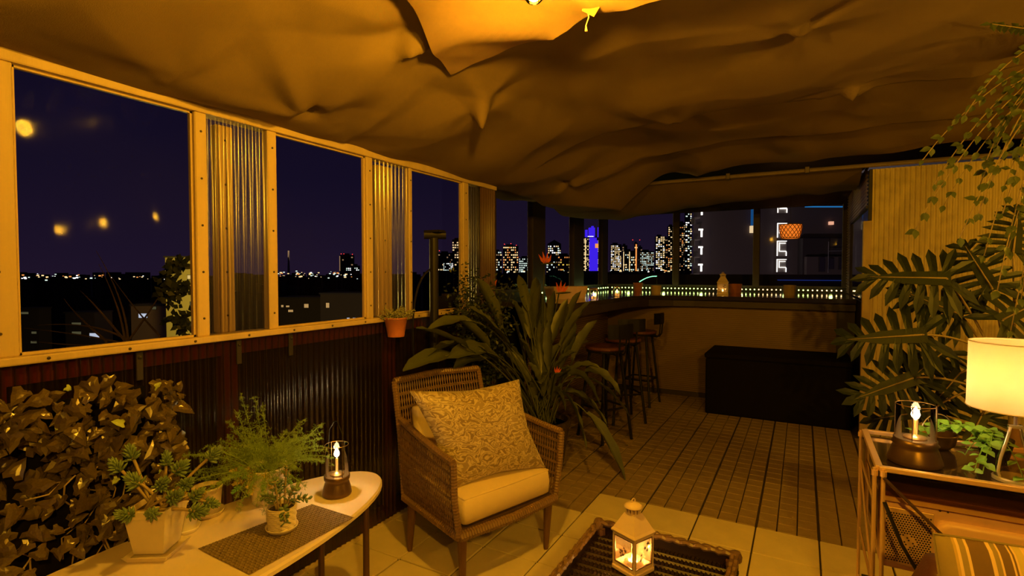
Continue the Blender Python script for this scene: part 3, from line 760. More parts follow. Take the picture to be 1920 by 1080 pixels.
obj('frame', fr, M_wick, ch)
for s, nm in ((-1, 'side_panel'), (1, 'side_panel')):
    w_ = MB(); weave(w_, lambda u, v, s=s: sideB(s)(u).lerp(sideT(s)(u), v)+V((s*.012*math.sin(PI*v), 0, 0)), 30, 6, .0029)
    obj(nm, w_, M_wick, ch, label='open-woven wicker arm side')
w_ = MB(); weave(w_, lambda u, v: V((-.285, .50, .27)).lerp(V((.285, .50, .27)), u).lerp(V((-.275, .61, .835)).lerp(V((.275, .61, .835)), u), v)+V((0, .03*math.sin(PI*u), 0)), 36, 8, .0029)
obj('back_panel', w_, M_wick, ch, label='open-woven wicker back')
w_ = MB(); w_.box((-.285, .02, .262), (.285, .50, .278)); obj('seat_deck', w_, M_wickd, ch)
for (x0, y0, x1, y1) in ((-.27, .03, -.25, .05), (.27, .03, .255, .03), (-.26, .46, -.27, .47), (.26, .46, .27, .47)):
    obj('leg', MB().tube([(x1, y1, 0), (x1*.99+x0*.01, y1, .01), (x0, y0, .25)], [.011, .013, .024], 10), M_wleg, ch, smooth=False)
MCH = Matrix.Translation((cc.x, cc.y, 0)) @ Matrix.Rotation(CR, 4, 'Z')
def cushion(name, label, cat, fn, thick, m_, nu=20, nv=20, edge=.5, pipe=None, parentM=None, grp=None):
    """fn(u,v)->(point, normal). pillow with pinched corners"""
    m = MB(); uvs = []
    def th(u, v):
        a = (1-abs(2*u-1)**2.4)*(1-abs(2*v-1)**2.4); return thick*max(0, a)**edge
    for sgn in (1, -1):
        vs = []
        for j in range(nv+1):
            for i in range(nu+1):
                u, v = i/nu, j/nv; p, nn = fn(u, v)
                wr_ = .003*noise.noise(V((u*6, v*6, sgn)))+.006*noise.noise(V((u*2.5, v*2.5, sgn+4)))
                vs.append(p+nn*sgn*(th(u, v)+wr_*min(1, th(u, v)/thick*2)+.002)); uvs.append((u, v))
        fs = [(j*(nu+1)+i, j*(nu+1)+i+1, (j+1)*(nu+1)+i+1, (j+1)*(nu+1)+i) for j in range(nv) for i in range(nu)]
        if sgn < 0: fs = [tuple(reversed(f)) for f in fs]
        m.add(vs, fs)
    # close the rim
    off = (nu+1)*(nv+1); rim = [i for i in range(nu+1)]+[(j)*(nu+1)+nu for j in range(1, nv+1)]+[nv*(nu+1)+i for i in range(nu-1, -1, -1)]+[j*(nu+1) for j in range(nv-1, 0, -1)]
    for a, b in zip(rim, rim[1:]+rim[:1]): m.f.append((b, a, a+off, b+off)); m.mi.append(0); m.smooth.append(True)
    me = m.mesh(name, m_, True); ul = me.uv_layers.new(name='UVMap')
    for l in me.loops: ul.data[l.index].uv = uvs[l.vertex_index]
    o = bpy.data.objects.new(name, me); C.objects.link(o); tag(o, label, cat, grp)
    if pipe:
        pts = [fn(u, v)[0] for (u, v) in [(i/12, 0) for i in range(12)]+[(1, j/12) for j in range(12)]+[(1-i/12, 1) for i in range(12)]+[(0, 1-j/12) for j in range(12)]]
        obj('piping', MB().tube(pts, .004, 5, closed=True), pipe, o)
    return o
M_cush = mat('cream_cushion', (.80, .64, .36), .8, var=.05, bump=.15, bscale=200)
# seat cushion (boxy)
m = MB(); m.sm = True
def boxcush(x0, x1, y0, y1, z0, z1, nu=14, nv=14, c=.02, crown=.012):
    mb = MB(); mb.sm = True
    secs = [(.012, z0), (0, z0+c*.5), (-.004, (z0+z1)/2), (0, z1-c*.6), (.006, z1-c*.15), (.016, z1)]
    def loop(i_, z):
        xs0, xs1, ys0, ys1 = x0+i_, x1-i_, y0+i_, y1-i_; pts = []; R_ = .02
        for (cx, cy, a0) in ((xs1-R_, ys0+R_, -PI/2), (xs1-R_, ys1-R_, 0), (xs0+R_, ys1-R_, PI/2), (xs0+R_, ys0+R_, PI)):
            for k in range(4): a = a0+PI/2*k/3; pts.append((cx+R_*math.cos(a), cy+R_*math.sin(a), z))
        return pts
    vs = sum([loop(i_, z) for i_, z in secs], []); n = 16; fs = [tuple(range(n-1, -1, -1))]
    for k in range(len(secs)-1):
        for i in range(n): j = (i+1) % n; fs.append((k*n+i, k*n+j, k*n+n+j, k*n+n+i))
    top = len(vs); cxm, cym = (x0+x1)/2, (y0+y1)/2
    last = (len(secs)-1)*n
    for s_, dz in ((.75, crown*.55), (.4, crown*.9)):
        for i in range(n): p = V(vs[last+i]); vs.append((cxm+(p.x-cxm)*s_, cym+(p.y-cym)*s_, z1+dz))
    vs.append((cxm, cym, z1+crown))
    for k in range(2):
        a_ = last+k*n
        for i in range(n): j = (i+1) % n; fs.append((a_+i, a_+j, a_+n+j, a_+n+i))
    for i in range(n): fs.append((last+2*n+i, last+2*n+(i+1) % n, len(vs)-1))
    mb.add(vs, fs); return mb
b = boxcush(-.268, .268, .015, .49, .285, .405, crown=.02)
o = obj('seat_cushion', b, M_cush); o.matrix_world = MCH; tag(o, 'plain cream seat cushion on the wicker armchair', 'cushion')
pp_ = MB(); 
pp_.tube([(x, y, .403) for (x, y) in ((-.262, .022), (0, .018), (.262, .022), (.264, .25), (.262, .482), (0, .486), (-.262, .482), (-.264, .25))], .003, 5, closed=True)
obj('piping', pp_, M_cush, o)
# back cushion behind the patterned pillow
o = obj('back_cushion', boxcush(-.20, .24, .0, .30, 0, .075), M_cush); o.matrix_world = MCH @ Matrix.Translation((.0, .53, .40)) @ Matrix.Rotation(math.radians(80), 4, 'X') ; tag(o, 'plain cream back cushion peeking out behind the patterned pillow', 'cushion')
# patterned pillow
pm = bpy.data.materials.new('paisley_fabric'); pm.use_nodes = True; t = pm.node_tree; bb = t.nodes['Principled BSDF']; bb.inputs['Roughness'].default_value = .42; bb.inputs['Sheen Weight'].default_value = .3
tcn = t.nodes.new('ShaderNodeTexCoord'); nz_ = t.nodes.new('ShaderNodeTexNoise'); nz_.inputs['Scale'].default_value = 3.2; nz_.inputs['Detail'].default_value = 2
vm = t.nodes.new('ShaderNodeMix'); vm.data_type = 'VECTOR'; vm.inputs[0].default_value = .25
t.links.new(tcn.outputs['UV'], nz_.inputs['Vector']); t.links.new(tcn.outputs['UV'], vm.inputs[4]); t.links.new(nz_.outputs[1], vm.inputs[5])
wv = t.nodes.new('ShaderNodeTexWave'); wv.wave_type = 'RINGS'; wv.inputs['Scale'].default_value = 4.6; wv.inputs['Distortion'].default_value = 16; wv.inputs['Detail'].default_value = 3; wv.inputs['Detail Scale'].default_value = 2.2
t.links.new(vm.outputs[1], wv.inputs['Vector'])
n3 = t.nodes.new('ShaderNodeTexNoise'); n3.inputs['Scale'].default_value = 22; n3.inputs['Detail'].default_value = 5; t.links.new(tcn.outputs['UV'], n3.inputs['Vector'])
ad = t.nodes.new('ShaderNodeMath'); ad.operation = 'MULTIPLY_ADD'; ad.inputs[1].default_value = .9; ad.inputs[2].default_value = -.4
t.links.new(n3.outputs[0], ad.inputs[0]); a2 = t.nodes.new('ShaderNodeMath'); t.links.new(wv.outputs[1], a2.inputs[0]); t.links.new(ad.outputs[0], a2.inputs[1])
rp = t.nodes.new('ShaderNodeValToRGB'); re = rp.color_ramp.elements
re[0].position = .18; re[0].color = (.24, .165, .075, 1); re[1].position = .38; re[1].color = (.52, .41, .22, 1); q_ = re.new(.8); q_.color = (.60, .50, .30, 1); q_ = re.new(.92); q_.color = (.34, .25, .12, 1)
t.links.new(a2.outputs[0], rp.inputs[0]); t.links.new(rp.outputs[0], bb.inputs['Base Color'])
bmp = t.nodes.new('ShaderNodeBump'); bmp.inputs['Strength'].default_value = .3; bmp.inputs['Distance'].default_value = .003; t.links.new(a2.outputs[0], bmp.inputs['Height']); t.links.new(bmp.outputs[0], bb.inputs['Normal'])
pc = [V((-1.385, 1.915, .425)), V((-1.145, 2.36, .425)), V((-1.262, 2.318, .838)), V((-1.552, 1.873, .838))]
pn = (pc[1]-pc[0]).cross(pc[3]-pc[0]).normalized()
if pn.dot(V((0, 0, H))-pc[0]) < 0: pn = -pn
def pf(u, v):
    p = pc[0].lerp(pc[1], u).lerp(pc[3].lerp(pc[2], u), v)
    du = (2*u-1); dv = (2*v-1); c_ = (pc[0]+pc[1]+pc[2]+pc[3])/4
    k = .075*(abs(du*dv)**1.2)*1.0-.055*(1-du*du)*abs(dv)**3-.055*(1-dv*dv)*abs(du)**3
    return (p+(p-c_)*k, pn)
cushion('patterned_pillow', 'large gold patterned throw pillow leaning in the wicker armchair', 'pillow', pf, .075, pm, 26, 26, .55)

# ------------------------------------------------------------------ WICKER COFFEE TABLE
cx0, cx1, cy0, cy1, cz = -.70, -.185, 1.36, 1.965, .42
ct = thing('wicker_coffee_table', 'dark woven wicker table with raised rim holding the white lantern', 'table', ((cx0+cx1)/2, (cy0+cy1)/2, 0))
hx, hy = (cx1-cx0)/2, (cy1-cy0)/2
m = MB()
loop = [V((-hx, -hy, cz-.012)), V((hx, -hy, cz-.012)), V((hx, hy, cz-.012)), V((-hx, hy, cz-.012))]
for i in range(4):
    a, b = loop[i], loop[(i+1) % 4]
    for off, rr, dz in ((0, .010, 0), (.014, .010, .001)):
        d = (b-a).normalized(); nn_ = V((-d.y, d.x, 0)); A_ = a+nn_*off; B_ = b+nn_*off; N = int((b-a).length/.012); pts = []
        for k in range(N+1): p = A_.lerp(B_, k/N); pts.append(p+V((0, 0, dz+.003*math.sin(k*1.7+off*200))))
        m.tube(pts, [rr*(1 if k % 2 else .8) for k in range(N+1)], 6)
for (sx, sy) in ((-1, -1), (1, -1), (1, 1), (-1, 1)): m.lathe([(.001, .006), (.016, .002), (.022, -.012), (.02, -.03)], 10, (sx*(hx-.006), sy*(hy-.006), cz-.004))
obj('rim', m, mat('rim_wicker', (.17, .10, .045), .35, var=.35, scale=40), ct)
M_wickg = mat('glossy_dark_wicker', (.018, .008, .005), .38, var=.35, scale=40)
for nm, fn_ in (('side_panel', lambda u, v: V((-hx+2*hx*u, -hy, .08+(cz-.11)*v))), ('side_panel', lambda u, v: V((-hx+2*hx*u, hy, .08+(cz-.11)*v))), ('side_panel', lambda u, v: V((-hx, -hy+2*hy*u, .08+(cz-.11)*v))), ('side_panel', lambda u, v: V((hx, -hy+2*hy*u, .08+(cz-.11)*v)))):
    w_ = MB(); weave(w_, fn_, 26, 7, .0045); obj(nm, w_, M_wickg, ct)
w_ = MB(); weave(w_, lambda u, v: V((-hx+.01+(2*hx-.02)*u, -hy+.01+(2*hy-.02)*v, cz-.055)), 34, 14, .0046); obj('woven_top', w_, M_wickg, ct)
obj('inner_liner', MB().box((-hx+.008, -hy+.008, cz-.075), (hx-.008, hy-.008, cz-.063)).box((-hx+.006, -hy+.006, .09), (-hx+.012, hy-.006, cz-.02)).box((hx-.012, -hy+.006, .09), (hx-.006, hy-.006, cz-.02)).box((-hx+.006, hy-.012, .09), (hx-.006, hy-.006, cz-.02)), M_wickg, ct)
for (sx, sy) in ((-1, -1), (1, -1), (1, 1), (-1, 1)): obj('leg', MB().tube([(sx*(hx-.02), sy*(hy-.02), 0), (sx*(hx-.02), sy*(hy-.02), cz-.03)], .017, 8), M_wleg, ct)

# white house lantern
def house_lantern(label, loc, rz, s, h, power, flame=True, mcol=None):
    """s side, h total height"""
    M_lan = mcol or mat('white_painted_metal', (.80, .62, .40), .45, var=.06)
    t = thing('candle_lantern', label, 'lantern', loc, rz); a = s/2; zb = .06*h; zt = .52*h
    obj('base', MB().bbox((-a*1.06, -a*1.06, 0), (a*1.06, a*1.06, zb), .003), M_lan, t)
    for (sx, sy) in ((-1, -1), (1, -1), (1, 1), (-1, 1)):
        m = MB(); w = s*.075; x = sx*(a-w/2); y = sy*(a-w/2); m.box((x-w/2, y-w/2, zb), (x+w/2, y+w/2, zt)); obj('corner_post', m, M_lan, t)
    for i in range(4):
        R_ = Matrix.Rotation(i*PI/2, 4, 'Z'); b = s*.075; m = MB(); dk = MB()
        for (x0, z0, x1, z1) in ((-a+b, zb, a-b, zb+.05*h), (-a+b, zt-.04*h, a-b, zt), (-a+b*.8, zb, -a+b*1.15, zt), (a-b*1.15, zb, a-b*.8, zt)): m.box((x0, -a+.001, z0), (x1, -a+.006, z1), R_)
        fr_ = obj('window_frame', m, M_lan, t)
        w = s*.03
        for (x0, z0, x1, z1) in ((-a+b, zb+.05*h, -a+b+w, zt-.04*h), (a-b-w, zb+.05*h, a-b, zt-.04*h), (-a+b, zb+.05*h, a-b, zb+.05*h+w), (-a+b, zt-.04*h-w, a-b, zt-.04*h)): dk.box((x0, -a+.0005, z0), (x1, -a+.005, z1), R_)
        obj('dark_reveal', dk, M_bronze, fr_)
        g = MB(); g.add([R_ @ V(p) for p in ((-a+b, -a+.004, zb+.05*h), (a-b, -a+.004, zb+.05*h), (a-b, -a+.004, zt-.04*h), (-a+b, -a+.004, zt-.04*h))], [(0, 1, 2, 3)])
        obj('pane', g, clearmat('frosted_lantern_glass', (.9, .8, .6), fres=1.3, diff=.32, dcol=(.9, .75, .5)), fr_)
        # flower sprig decal
        fl = MB(); rr = random.Random(i+4)
        if s > .06:
            for q_ in range(9):
                cx = rr.uniform(-.2, .25)*s; cz_ = zb+(.14+.30*(cx/s+.35)+rr.uniform(-.06, .06))*h; rad = rr.uniform(.04, .075)*s*1.2
                ps = []
                for k_ in range(10):
                    an = 2*PI*k_/10; r_ = rad*(1 if k_ % 2 else .45); ps.append(R_ @ V((cx+r_*math.cos(an), -a+.0032, cz_+r_*math.sin(an))))
                fl.add(ps, [tuple(range(10))])
            obj('flower_decal', fl, mat('rust_print', (.06, .025, .012), .7, var=.4, scale=300), fr_)
    m = MB(); R45 = [(-1, -1), (1, -1), (1, 1), (-1, 1)]; vs = []
    prof = [(a*1.08, zt), (a*1.10, zt+.02*h), (a*.98, zt+.05*h), (a*.46, zt+.25*h), (a*.44, zt+.26*h)]
    for r_, z in prof: vs += [(sx*r_, sy*r_, z) for sx, sy in R45]
    fs = [(3, 2, 1, 0), tuple(16+i for i in range(4))]
    for k in range(4):
        for i in range(4): j = (i+1) % 4; fs.append((k*4+i, k*4+j, k*4+4+j, k*4+4+i))
    m.add(vs, fs); obj('roof', m, M_lan, t)
    zc = zt+.26*h; rc = a*.50
    m = MB().lathe([(rc*1.02, 0), (rc*1.02, .012*h)], 20, (0, 0, zc)).lathe([(rc*1.02, .075*h), (rc*1.02, .085*h)], 20, (0, 0, zc))
    for k in range(12):
        an = 2*PI*k/12; m.box((-rc*.09, -rc*.05, zc), (rc*.09, rc*.05, zc+.08*h), Matrix.Rotation(an, 4, 'Z') @ Matrix.Translation((rc*.95, 0, 0)) @ Matrix.Rotation(PI/2, 4, 'Z'))
    obj('vent_collar', m, M_lan, t)
    zk = zc+.08*h
    obj('cap', MB().lathe([(rc*1.30, 0), (rc*1.32, .008*h), (rc*1.05, .035*h), (rc*.5, .06*h), (rc*.15, .068*h), (.0005, .07*h)], 24, (0, 0, zk)), M_lan, t, smooth=True)
    zr = zk+.07*h
    obj('ring', MB().tube([(rc*.35*math.cos(b_), 0, zr+.012*h+rc*.3*math.sin(b_)) for b_ in (2*PI*i/14 for i in range(14))], rc*.09, 5, closed=True), M_lan, t)
    obj('candle', MB().lathe([(.001, zb), (s*.2, zb), (s*.2, zb+.07*h), (s*.12, zb+.06*h), (.001, zb+.058*h)], 20), M_white, t, smooth=True)
    zf = zb+.115*h
    obj('flame', MB().lathe([(.0005, -s*.08), (s*.055, -s*.02), (s*.05, s*.04), (.0005, s*.15)], 10, (0, 0, zf)), M_flame2, t, smooth=True)
    light('candle_light', 'POINT', (0, 0, zf+.02*h), power, (1, .55, .16), s*.06, t)
    return t
house_lantern('white metal candle lantern with flower panes on the wicker coffee table', (-.50, 1.762, cz-.050), math.radians(65), .098, .255, 5.0)

# ------------------------------------------------------------------ BAR
BT = 1.14
M_counter = mat('glossy_dark_counter', (.035, .028, .020), .10, var=.2, coat=.3)
M_front = mat('tan_ribbed_bar_front', (.24, .155, .07), .6, var=.2, scale=4)
bar = thing('bar_counter', 'long L-shaped dark glossy bar counter with ribbed tan front', 'bar counter', (-.9, 6.4, 0))
def rel(p, o): return V(p)-V(o)
m = MB(); out = [(.452, 5.95), (.452, 7.58), (-2.59, 7.58), (-2.59, 3.95), (-1.66, 3.95), (-1.62, 5.45), (-1.52, 5.75), (-1.28, 5.92), (-1.05, 5.95)]
out = [(x+.9, y-6.4) for x, y in out]; n = len(out)
vs = [(x, y, BT-.045) for x, y in out]+[(x, y, BT) for x, y in out]
m.add(vs, [tuple(range(n-1, -1, -1)), tuple(range(n, 2*n))]+[(i, (i+1) % n, n+(i+1) % n, n+i) for i in range(n)])
obj('countertop', m, M_counter, bar)
m = MB()
fasc = [(-1.62, 3.99), (-1.58, 5.45), (-1.49, 5.80), (-1.26, 5.98), (-1.04, 6.01), (.452, 6.01)]
fasc = [(x+.9-.04*(i < 2), y-6.4) for i, (x, y) in enumerate(fasc)]
for a, b in zip(fasc, fasc[1:]):
    d = V((b[0]-a[0], b[1]-a[1])).normalized(); nn_ = V((-d.y, d.x))*.02
    m.add([(a[0], a[1], BT-.12), (b[0], b[1], BT-.12), (b[0]+nn_.x, b[1]+nn_.y, BT-.12), (a[0]+nn_.x, a[1]+nn_.y, BT-.12), (a[0], a[1], BT-.045), (b[0], b[1], BT-.045), (b[0]+nn_.x, b[1]+nn_.y, BT-.045), (a[0]+nn_.x, a[1]+nn_.y, BT-.045)], [(0, 3, 2, 1), (4, 5, 6, 7), (0, 1, 5, 4), (1, 2, 6, 5), (2, 3, 7, 6), (3, 0, 4, 7)])
obj('fascia', m, M_wood_d, bar)
# ribbed front panels: horizontal slats
m = MB(); zz = .03; i = 0
while zz < BT-.13:
    m.box((-1.18, -.295+.0015*(i % 2), zz), (1.352, -.27, zz+.017)); zz += .0215; i += 1
m.box((-1.18, -.285, 0), (1.352, -.25, BT-.06)); obj('front_panel', m, M_front, bar)
m = MB(); zz = .03
while zz < BT-.13: m.box((-1.19, -2.4, zz), (-1.162, -.29, zz+.017)); zz += .0215
m.box((-1.20, -2.4, 0), (-1.172, -.27, BT-.06)); obj('front_panel', m, M_front, bar)
obj('end_post', MB().box((1.20, -.31, 0), (1.352, -.296, BT-.06)), M_wood_d, bar)
obj('kick_board', MB().box((-1.16, -.312, 0), (1.2, -.297, .05)), M_wood_d, bar)

# LED strip along the back ledge
led = thing('led_strip', 'string of yellow-green LED lights along the back edge of the bar', 'string lights', (-.9, 7.45, BT))
obj('strip', MB().box((-1.58, -.008, .012), (1.33, .008, .02)).box((-1.60, -2.6, .012), (-1.59, 0, .02)), M_black, led)
dm = [MB().lathe([(.0005, -.008), (.007, -.004), (.008, 0), (.006, .006), (.0005, .009)], 8).mesh('led', emat('led_%d' % k, c, s_)) for k, (c, s_) in enumerate((((.75, 1, .22), 7), ((1, .62, .25), 5), ((.62, 1, .3), 5)))]
for i in range(58):
    x = -1.55+2.86*i/57; k = 0 if i < 26 else (1 if (i // 3) % 4 else 0)
    o = obj('led', dm[k if k < 2 else 2], None, led, loc=(x, -.01, .033))
for i in range(24): obj('led', dm[2 if i % 2 else 0], None, led, loc=(-1.585, -.1-.1*i, .033))
for i in range(6): light('led_glow', 'POINT', (-1.3+.5*i, -.03, .05), .10, (.75, 1, .25), .02, led)
for i in range(3): light('led_glow', 'POINT', (-1.56, -.7-.7*i, .05), .10, (.85, 1, .3), .02, led)

# candle jars, pots on the bar
def bar_pt(px, py): return atZ(px, py, BT)
def jar(label, p):
    t = thing('candle_jar', label, 'candle holder', p, 0, 'candle jars on the bar')
    obj('jar', MB().lathe([(.030, 0), (.036, .02), (.036, .06), (.030, .085), (.032, .095)], 20, cap=False), M_glass, t, smooth=True)
    obj('lid', MB().lathe([(.033, .095), (.034, .105), (.028, .112)], 16), M_brass, t)
    obj('candle', MB().lathe([(.001, .003), (.024, .003), (.024, .03), (.001, .03)], 14), M_white, t)
    obj('flame', MB().lathe([(.0005, -.012), (.009, 0), (.006, .015), (.0005, .028)], 8, (0, 0, .048)), emat('jar_flame', (1, .45, .12), 40), t)
    for k in range(4):
        a = k*PI/2+.4; obj('wire', MB().tube([(.037*math.cos(a), .037*math.sin(a), .005), (.037*math.cos(a), .037*math.sin(a), .10)], .0018, 4), M_bronze, t)
    light('candle_light', 'POINT', (0, 0, .055), .5, (1, .42, .1), .012, t)
jar('glowing orange candle jar, left of the two, on the bar arm', bar_pt(1113, 562))
jar('glowing orange candle jar, right of the two, on the bar arm', bar_pt(1157, 556))
house_lantern('small white candle lantern on the bar between the two tan pots', bar_pt(1355, 552.5), .1, .115, .265, .9)
def tub(name, label, p, r, h, m_):
    t = thing(name, label, 'pot', p)
    obj('pot', MB().lathe([(r*.86, 0), (r, h*.95), (r, h), (r*.92, h), (r*.9, h*.85), (.001, h*.84)], 24), m_, t, smooth=False)
    return t
M_tan = mat('tan_pot', (.50, .36, .16), .6, var=.1)
tub('bar_pot', 'tan pot at the right part of the bar, near the LED string', bar_pt(1480, 554), .066, .115, M_tan)
tub('bar_pot', 'tan pot on the bar at the left start of the LED string', bar_pt(1230, 551), .062, .10, M_tan)
tub('orange_pot', 'small orange pot between the candle jars and the tan pot at left', bar_pt(1196, 545), .065, .11, M_terra)
tub('orange_pot', 'terracotta bowl just behind the white lantern on the bar', bar_pt(1378, 548.5), .085, .11, M_terra)
# planter trough
p = bar_pt(1075, 560); p = V((-2.02, 4.72, BT))
tr_ = thing('planter_trough', 'long tan planter trough on the bar arm behind the big strelitzia', 'planter', p, math.radians(62))
m = MB(); m.add([(-.19, -.06, 0), (.19, -.06, 0), (.19, .06, 0), (-.19, .06, 0), (-.21, -.08, .12), (.21, -.08, .12), (.21, .08, .12), (-.21, .08, .12), (-.19, -.065, .115), (.19, -.065, .115), (.19, .065, .115), (-.19, .065, .115)], [(3, 2, 1, 0), (0, 1, 5, 4), (1, 2, 6, 5), (2, 3, 7, 6), (3, 0, 4, 7), (4, 5, 9, 8), (5, 6, 10, 9), (6, 7, 11, 10), (7, 4, 8, 11)])
obj('trough', m, M_tan, tr_); obj('soil', MB().box((-.195, -.068, .095), (.195, .068, .11)), M_soil, tr_)
# green glow tube
p = bar_pt(1212, 541)
g = thing('glow_tube', 'small curved green glowing tube lying behind the bar pots', 'light', (-1.90, 7.38, BT))
pts = curve((-.13, 0, .12), (0, 0, .21), (.12, -.02, .20), 8)
obj('tube', MB().tube(pts, .006, 6), emat('green_glow', (.25, 1, .45), 2.2), g); obj('stand', MB().tube([(.12, -.02, 0), (.12, -.02, .20)], .006, 6).lathe([(.035, 0), (.035, .006)], 12, (.12, -.02, 0)), M_black, g)

# added pendants, each standing in for an orange lamp image in the glass
def pendant(name, label, p, r, h, cord, bright, soft=False):
    t = thing(name, label, 'pendant lamp', p)
    m = MB(); nn_ = 16
    prof = lambda z: r*(1.0-.22*(1-z)**2.0)
    if not soft:
        for k in range(nn_):
            for s_ in (-1, 1):
                m.tube([(prof(j/8)*math.cos(2*PI*k/nn_+s_*j/8*1.0), prof(j/8)*math.sin(2*PI*k/nn_+s_*j/8*1.0), -h/2+h*j/8) for j in range(9)], .0042, 4)
        for j in (0, 8): m.tube([(prof(j/8)*math.cos(a), prof(j/8)*math.sin(a), -h/2+h*j/8) for a in (2*PI*i/24 for i in range(24))], .005, 5, closed=True)
        obj('wicker_shade', m, mat('rattan', (.62, .34, .10), .5, var=.1), t)
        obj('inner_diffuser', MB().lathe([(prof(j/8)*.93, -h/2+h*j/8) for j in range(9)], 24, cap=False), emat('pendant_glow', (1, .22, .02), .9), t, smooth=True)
    else:
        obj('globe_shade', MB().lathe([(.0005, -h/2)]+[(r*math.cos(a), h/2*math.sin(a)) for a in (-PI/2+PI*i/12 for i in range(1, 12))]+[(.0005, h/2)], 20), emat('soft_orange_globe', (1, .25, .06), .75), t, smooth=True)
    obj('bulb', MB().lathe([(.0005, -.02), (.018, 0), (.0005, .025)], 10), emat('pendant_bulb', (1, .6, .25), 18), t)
    obj('cord', MB().tube([(0, 0, h/2-.01), (0, 0, cord)], .0025, 5), M_black, t)
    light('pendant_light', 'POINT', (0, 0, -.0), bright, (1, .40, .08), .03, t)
p = atY(1482, 434, 7.25); pendant('reflection_standin_pendant', 'orange wicker pendant standing in for a lamp reflected in the bar window', p, .125, .165, 2.62-p.z, 1.2)
p = V((.615, 7.35, 1.905)); pendant('pane_glow_globe', 'orange globe added for the glow in the side pane at the bar end', p, .10, .20, 2.62-p.z, .6, True)

# ------------------------------------------------------------------ BAR STOOLS
M_seat = mat('dark_red_wood_seat', (.16, .055, .03), .4, var=.2)
def make_stool(label, loc, rz):
    t = thing('bar_stool', label, 'bar stool', loc, rz, 'stools along the bar')
    SH = .78
    obj('seat', MB().lathe([(.001, SH-.03), (.155, SH-.03), (.165, SH-.022), (.165, SH-.006), (.158, SH), (.001, SH)], 28), M_seat, t)
    obj('seat_ring', MB().tube([(.150*math.cos(a), .150*math.sin(a), SH-.04) for a in (2*PI*i/28 for i in range(28))], .009, 6, closed=True), M_black, t)
    for k in range(4):
        a = PI/4+k*PI/2; obj('leg', MB().tube([(.225*math.cos(a), .225*math.sin(a), 0), (.222*math.cos(a), .222*math.sin(a), .015), (.125*math.cos(a), .125*math.sin(a), SH-.04)], .0125, 8), M_black, t)
    pts = []
    for k in range(4): a = PI/4+k*PI/2; z = .27; r_ = .225-(.10)*z/.74; pts.append(V((r_*math.cos(a), r_*math.sin(a), z)))
    for k in range(4): obj('footrest', MB().tube([pts[k], pts[(k+1) % 4]], .009, 6), M_black, t)
    for s_ in (-1, 1):
        obj('back_bracket', MB().tube([(s_*.035, .10, SH-.05), (s_*.035, .19, SH-.055), (s_*.035, .215, SH-.02), (s_*.035, .225, SH+.10), (s_*.035, .22, SH+.16)], .008, 6), M_black, t)
    obj('backrest', MB().grid(lambda u, v: ((u-.5)*.26, .222+.0-.10*(u-.5)**2*4*.35, SH+.08+.115*v), 8, 3).grid(lambda u, v: ((.5-u)*.26, .236-.10*(u-.5)**2*4*.35, SH+.08+.115*v), 8, 3).box((-.05, .222, SH+.09), (.05, .235, SH+.185)), M_black, t)
make_stool('bar stool farthest right, standing clear in front of the ribbed bar front', (-1.50, 5.52, 0), math.radians(-95))
make_stool('bar stool in the middle, its dark back turned to the camera', (-1.47, 4.80, 0), math.radians(-140))
make_stool('bar stool left of the middle one, partly behind the strelitzia leaves', (-1.45, 4.22, 0), math.radians(-120))

# ------------------------------------------------------------------ STORAGE BOX
sb = thing('storage_box', 'low black storage chest in front of the bar', 'chest', (-.22, 5.74, 0))
M_chest = mat('matte_black_chest', (.005, .003, .0025), .8, var=.2, spec=.15)
obj('body', MB().bbox((-.61, -.30, 0), (.61, .335, .55), .012), M_chest, sb)
obj('lid', MB().bbox((-.62, -.31, .552), (.62, .34, .60), .012), M_chest, sb)
obj('hinge', MB().box((-.4, .341, .52), (-.3, .348, .58)).box((.3, .341, .52), (.4, .348, .58)), M_black, sb)

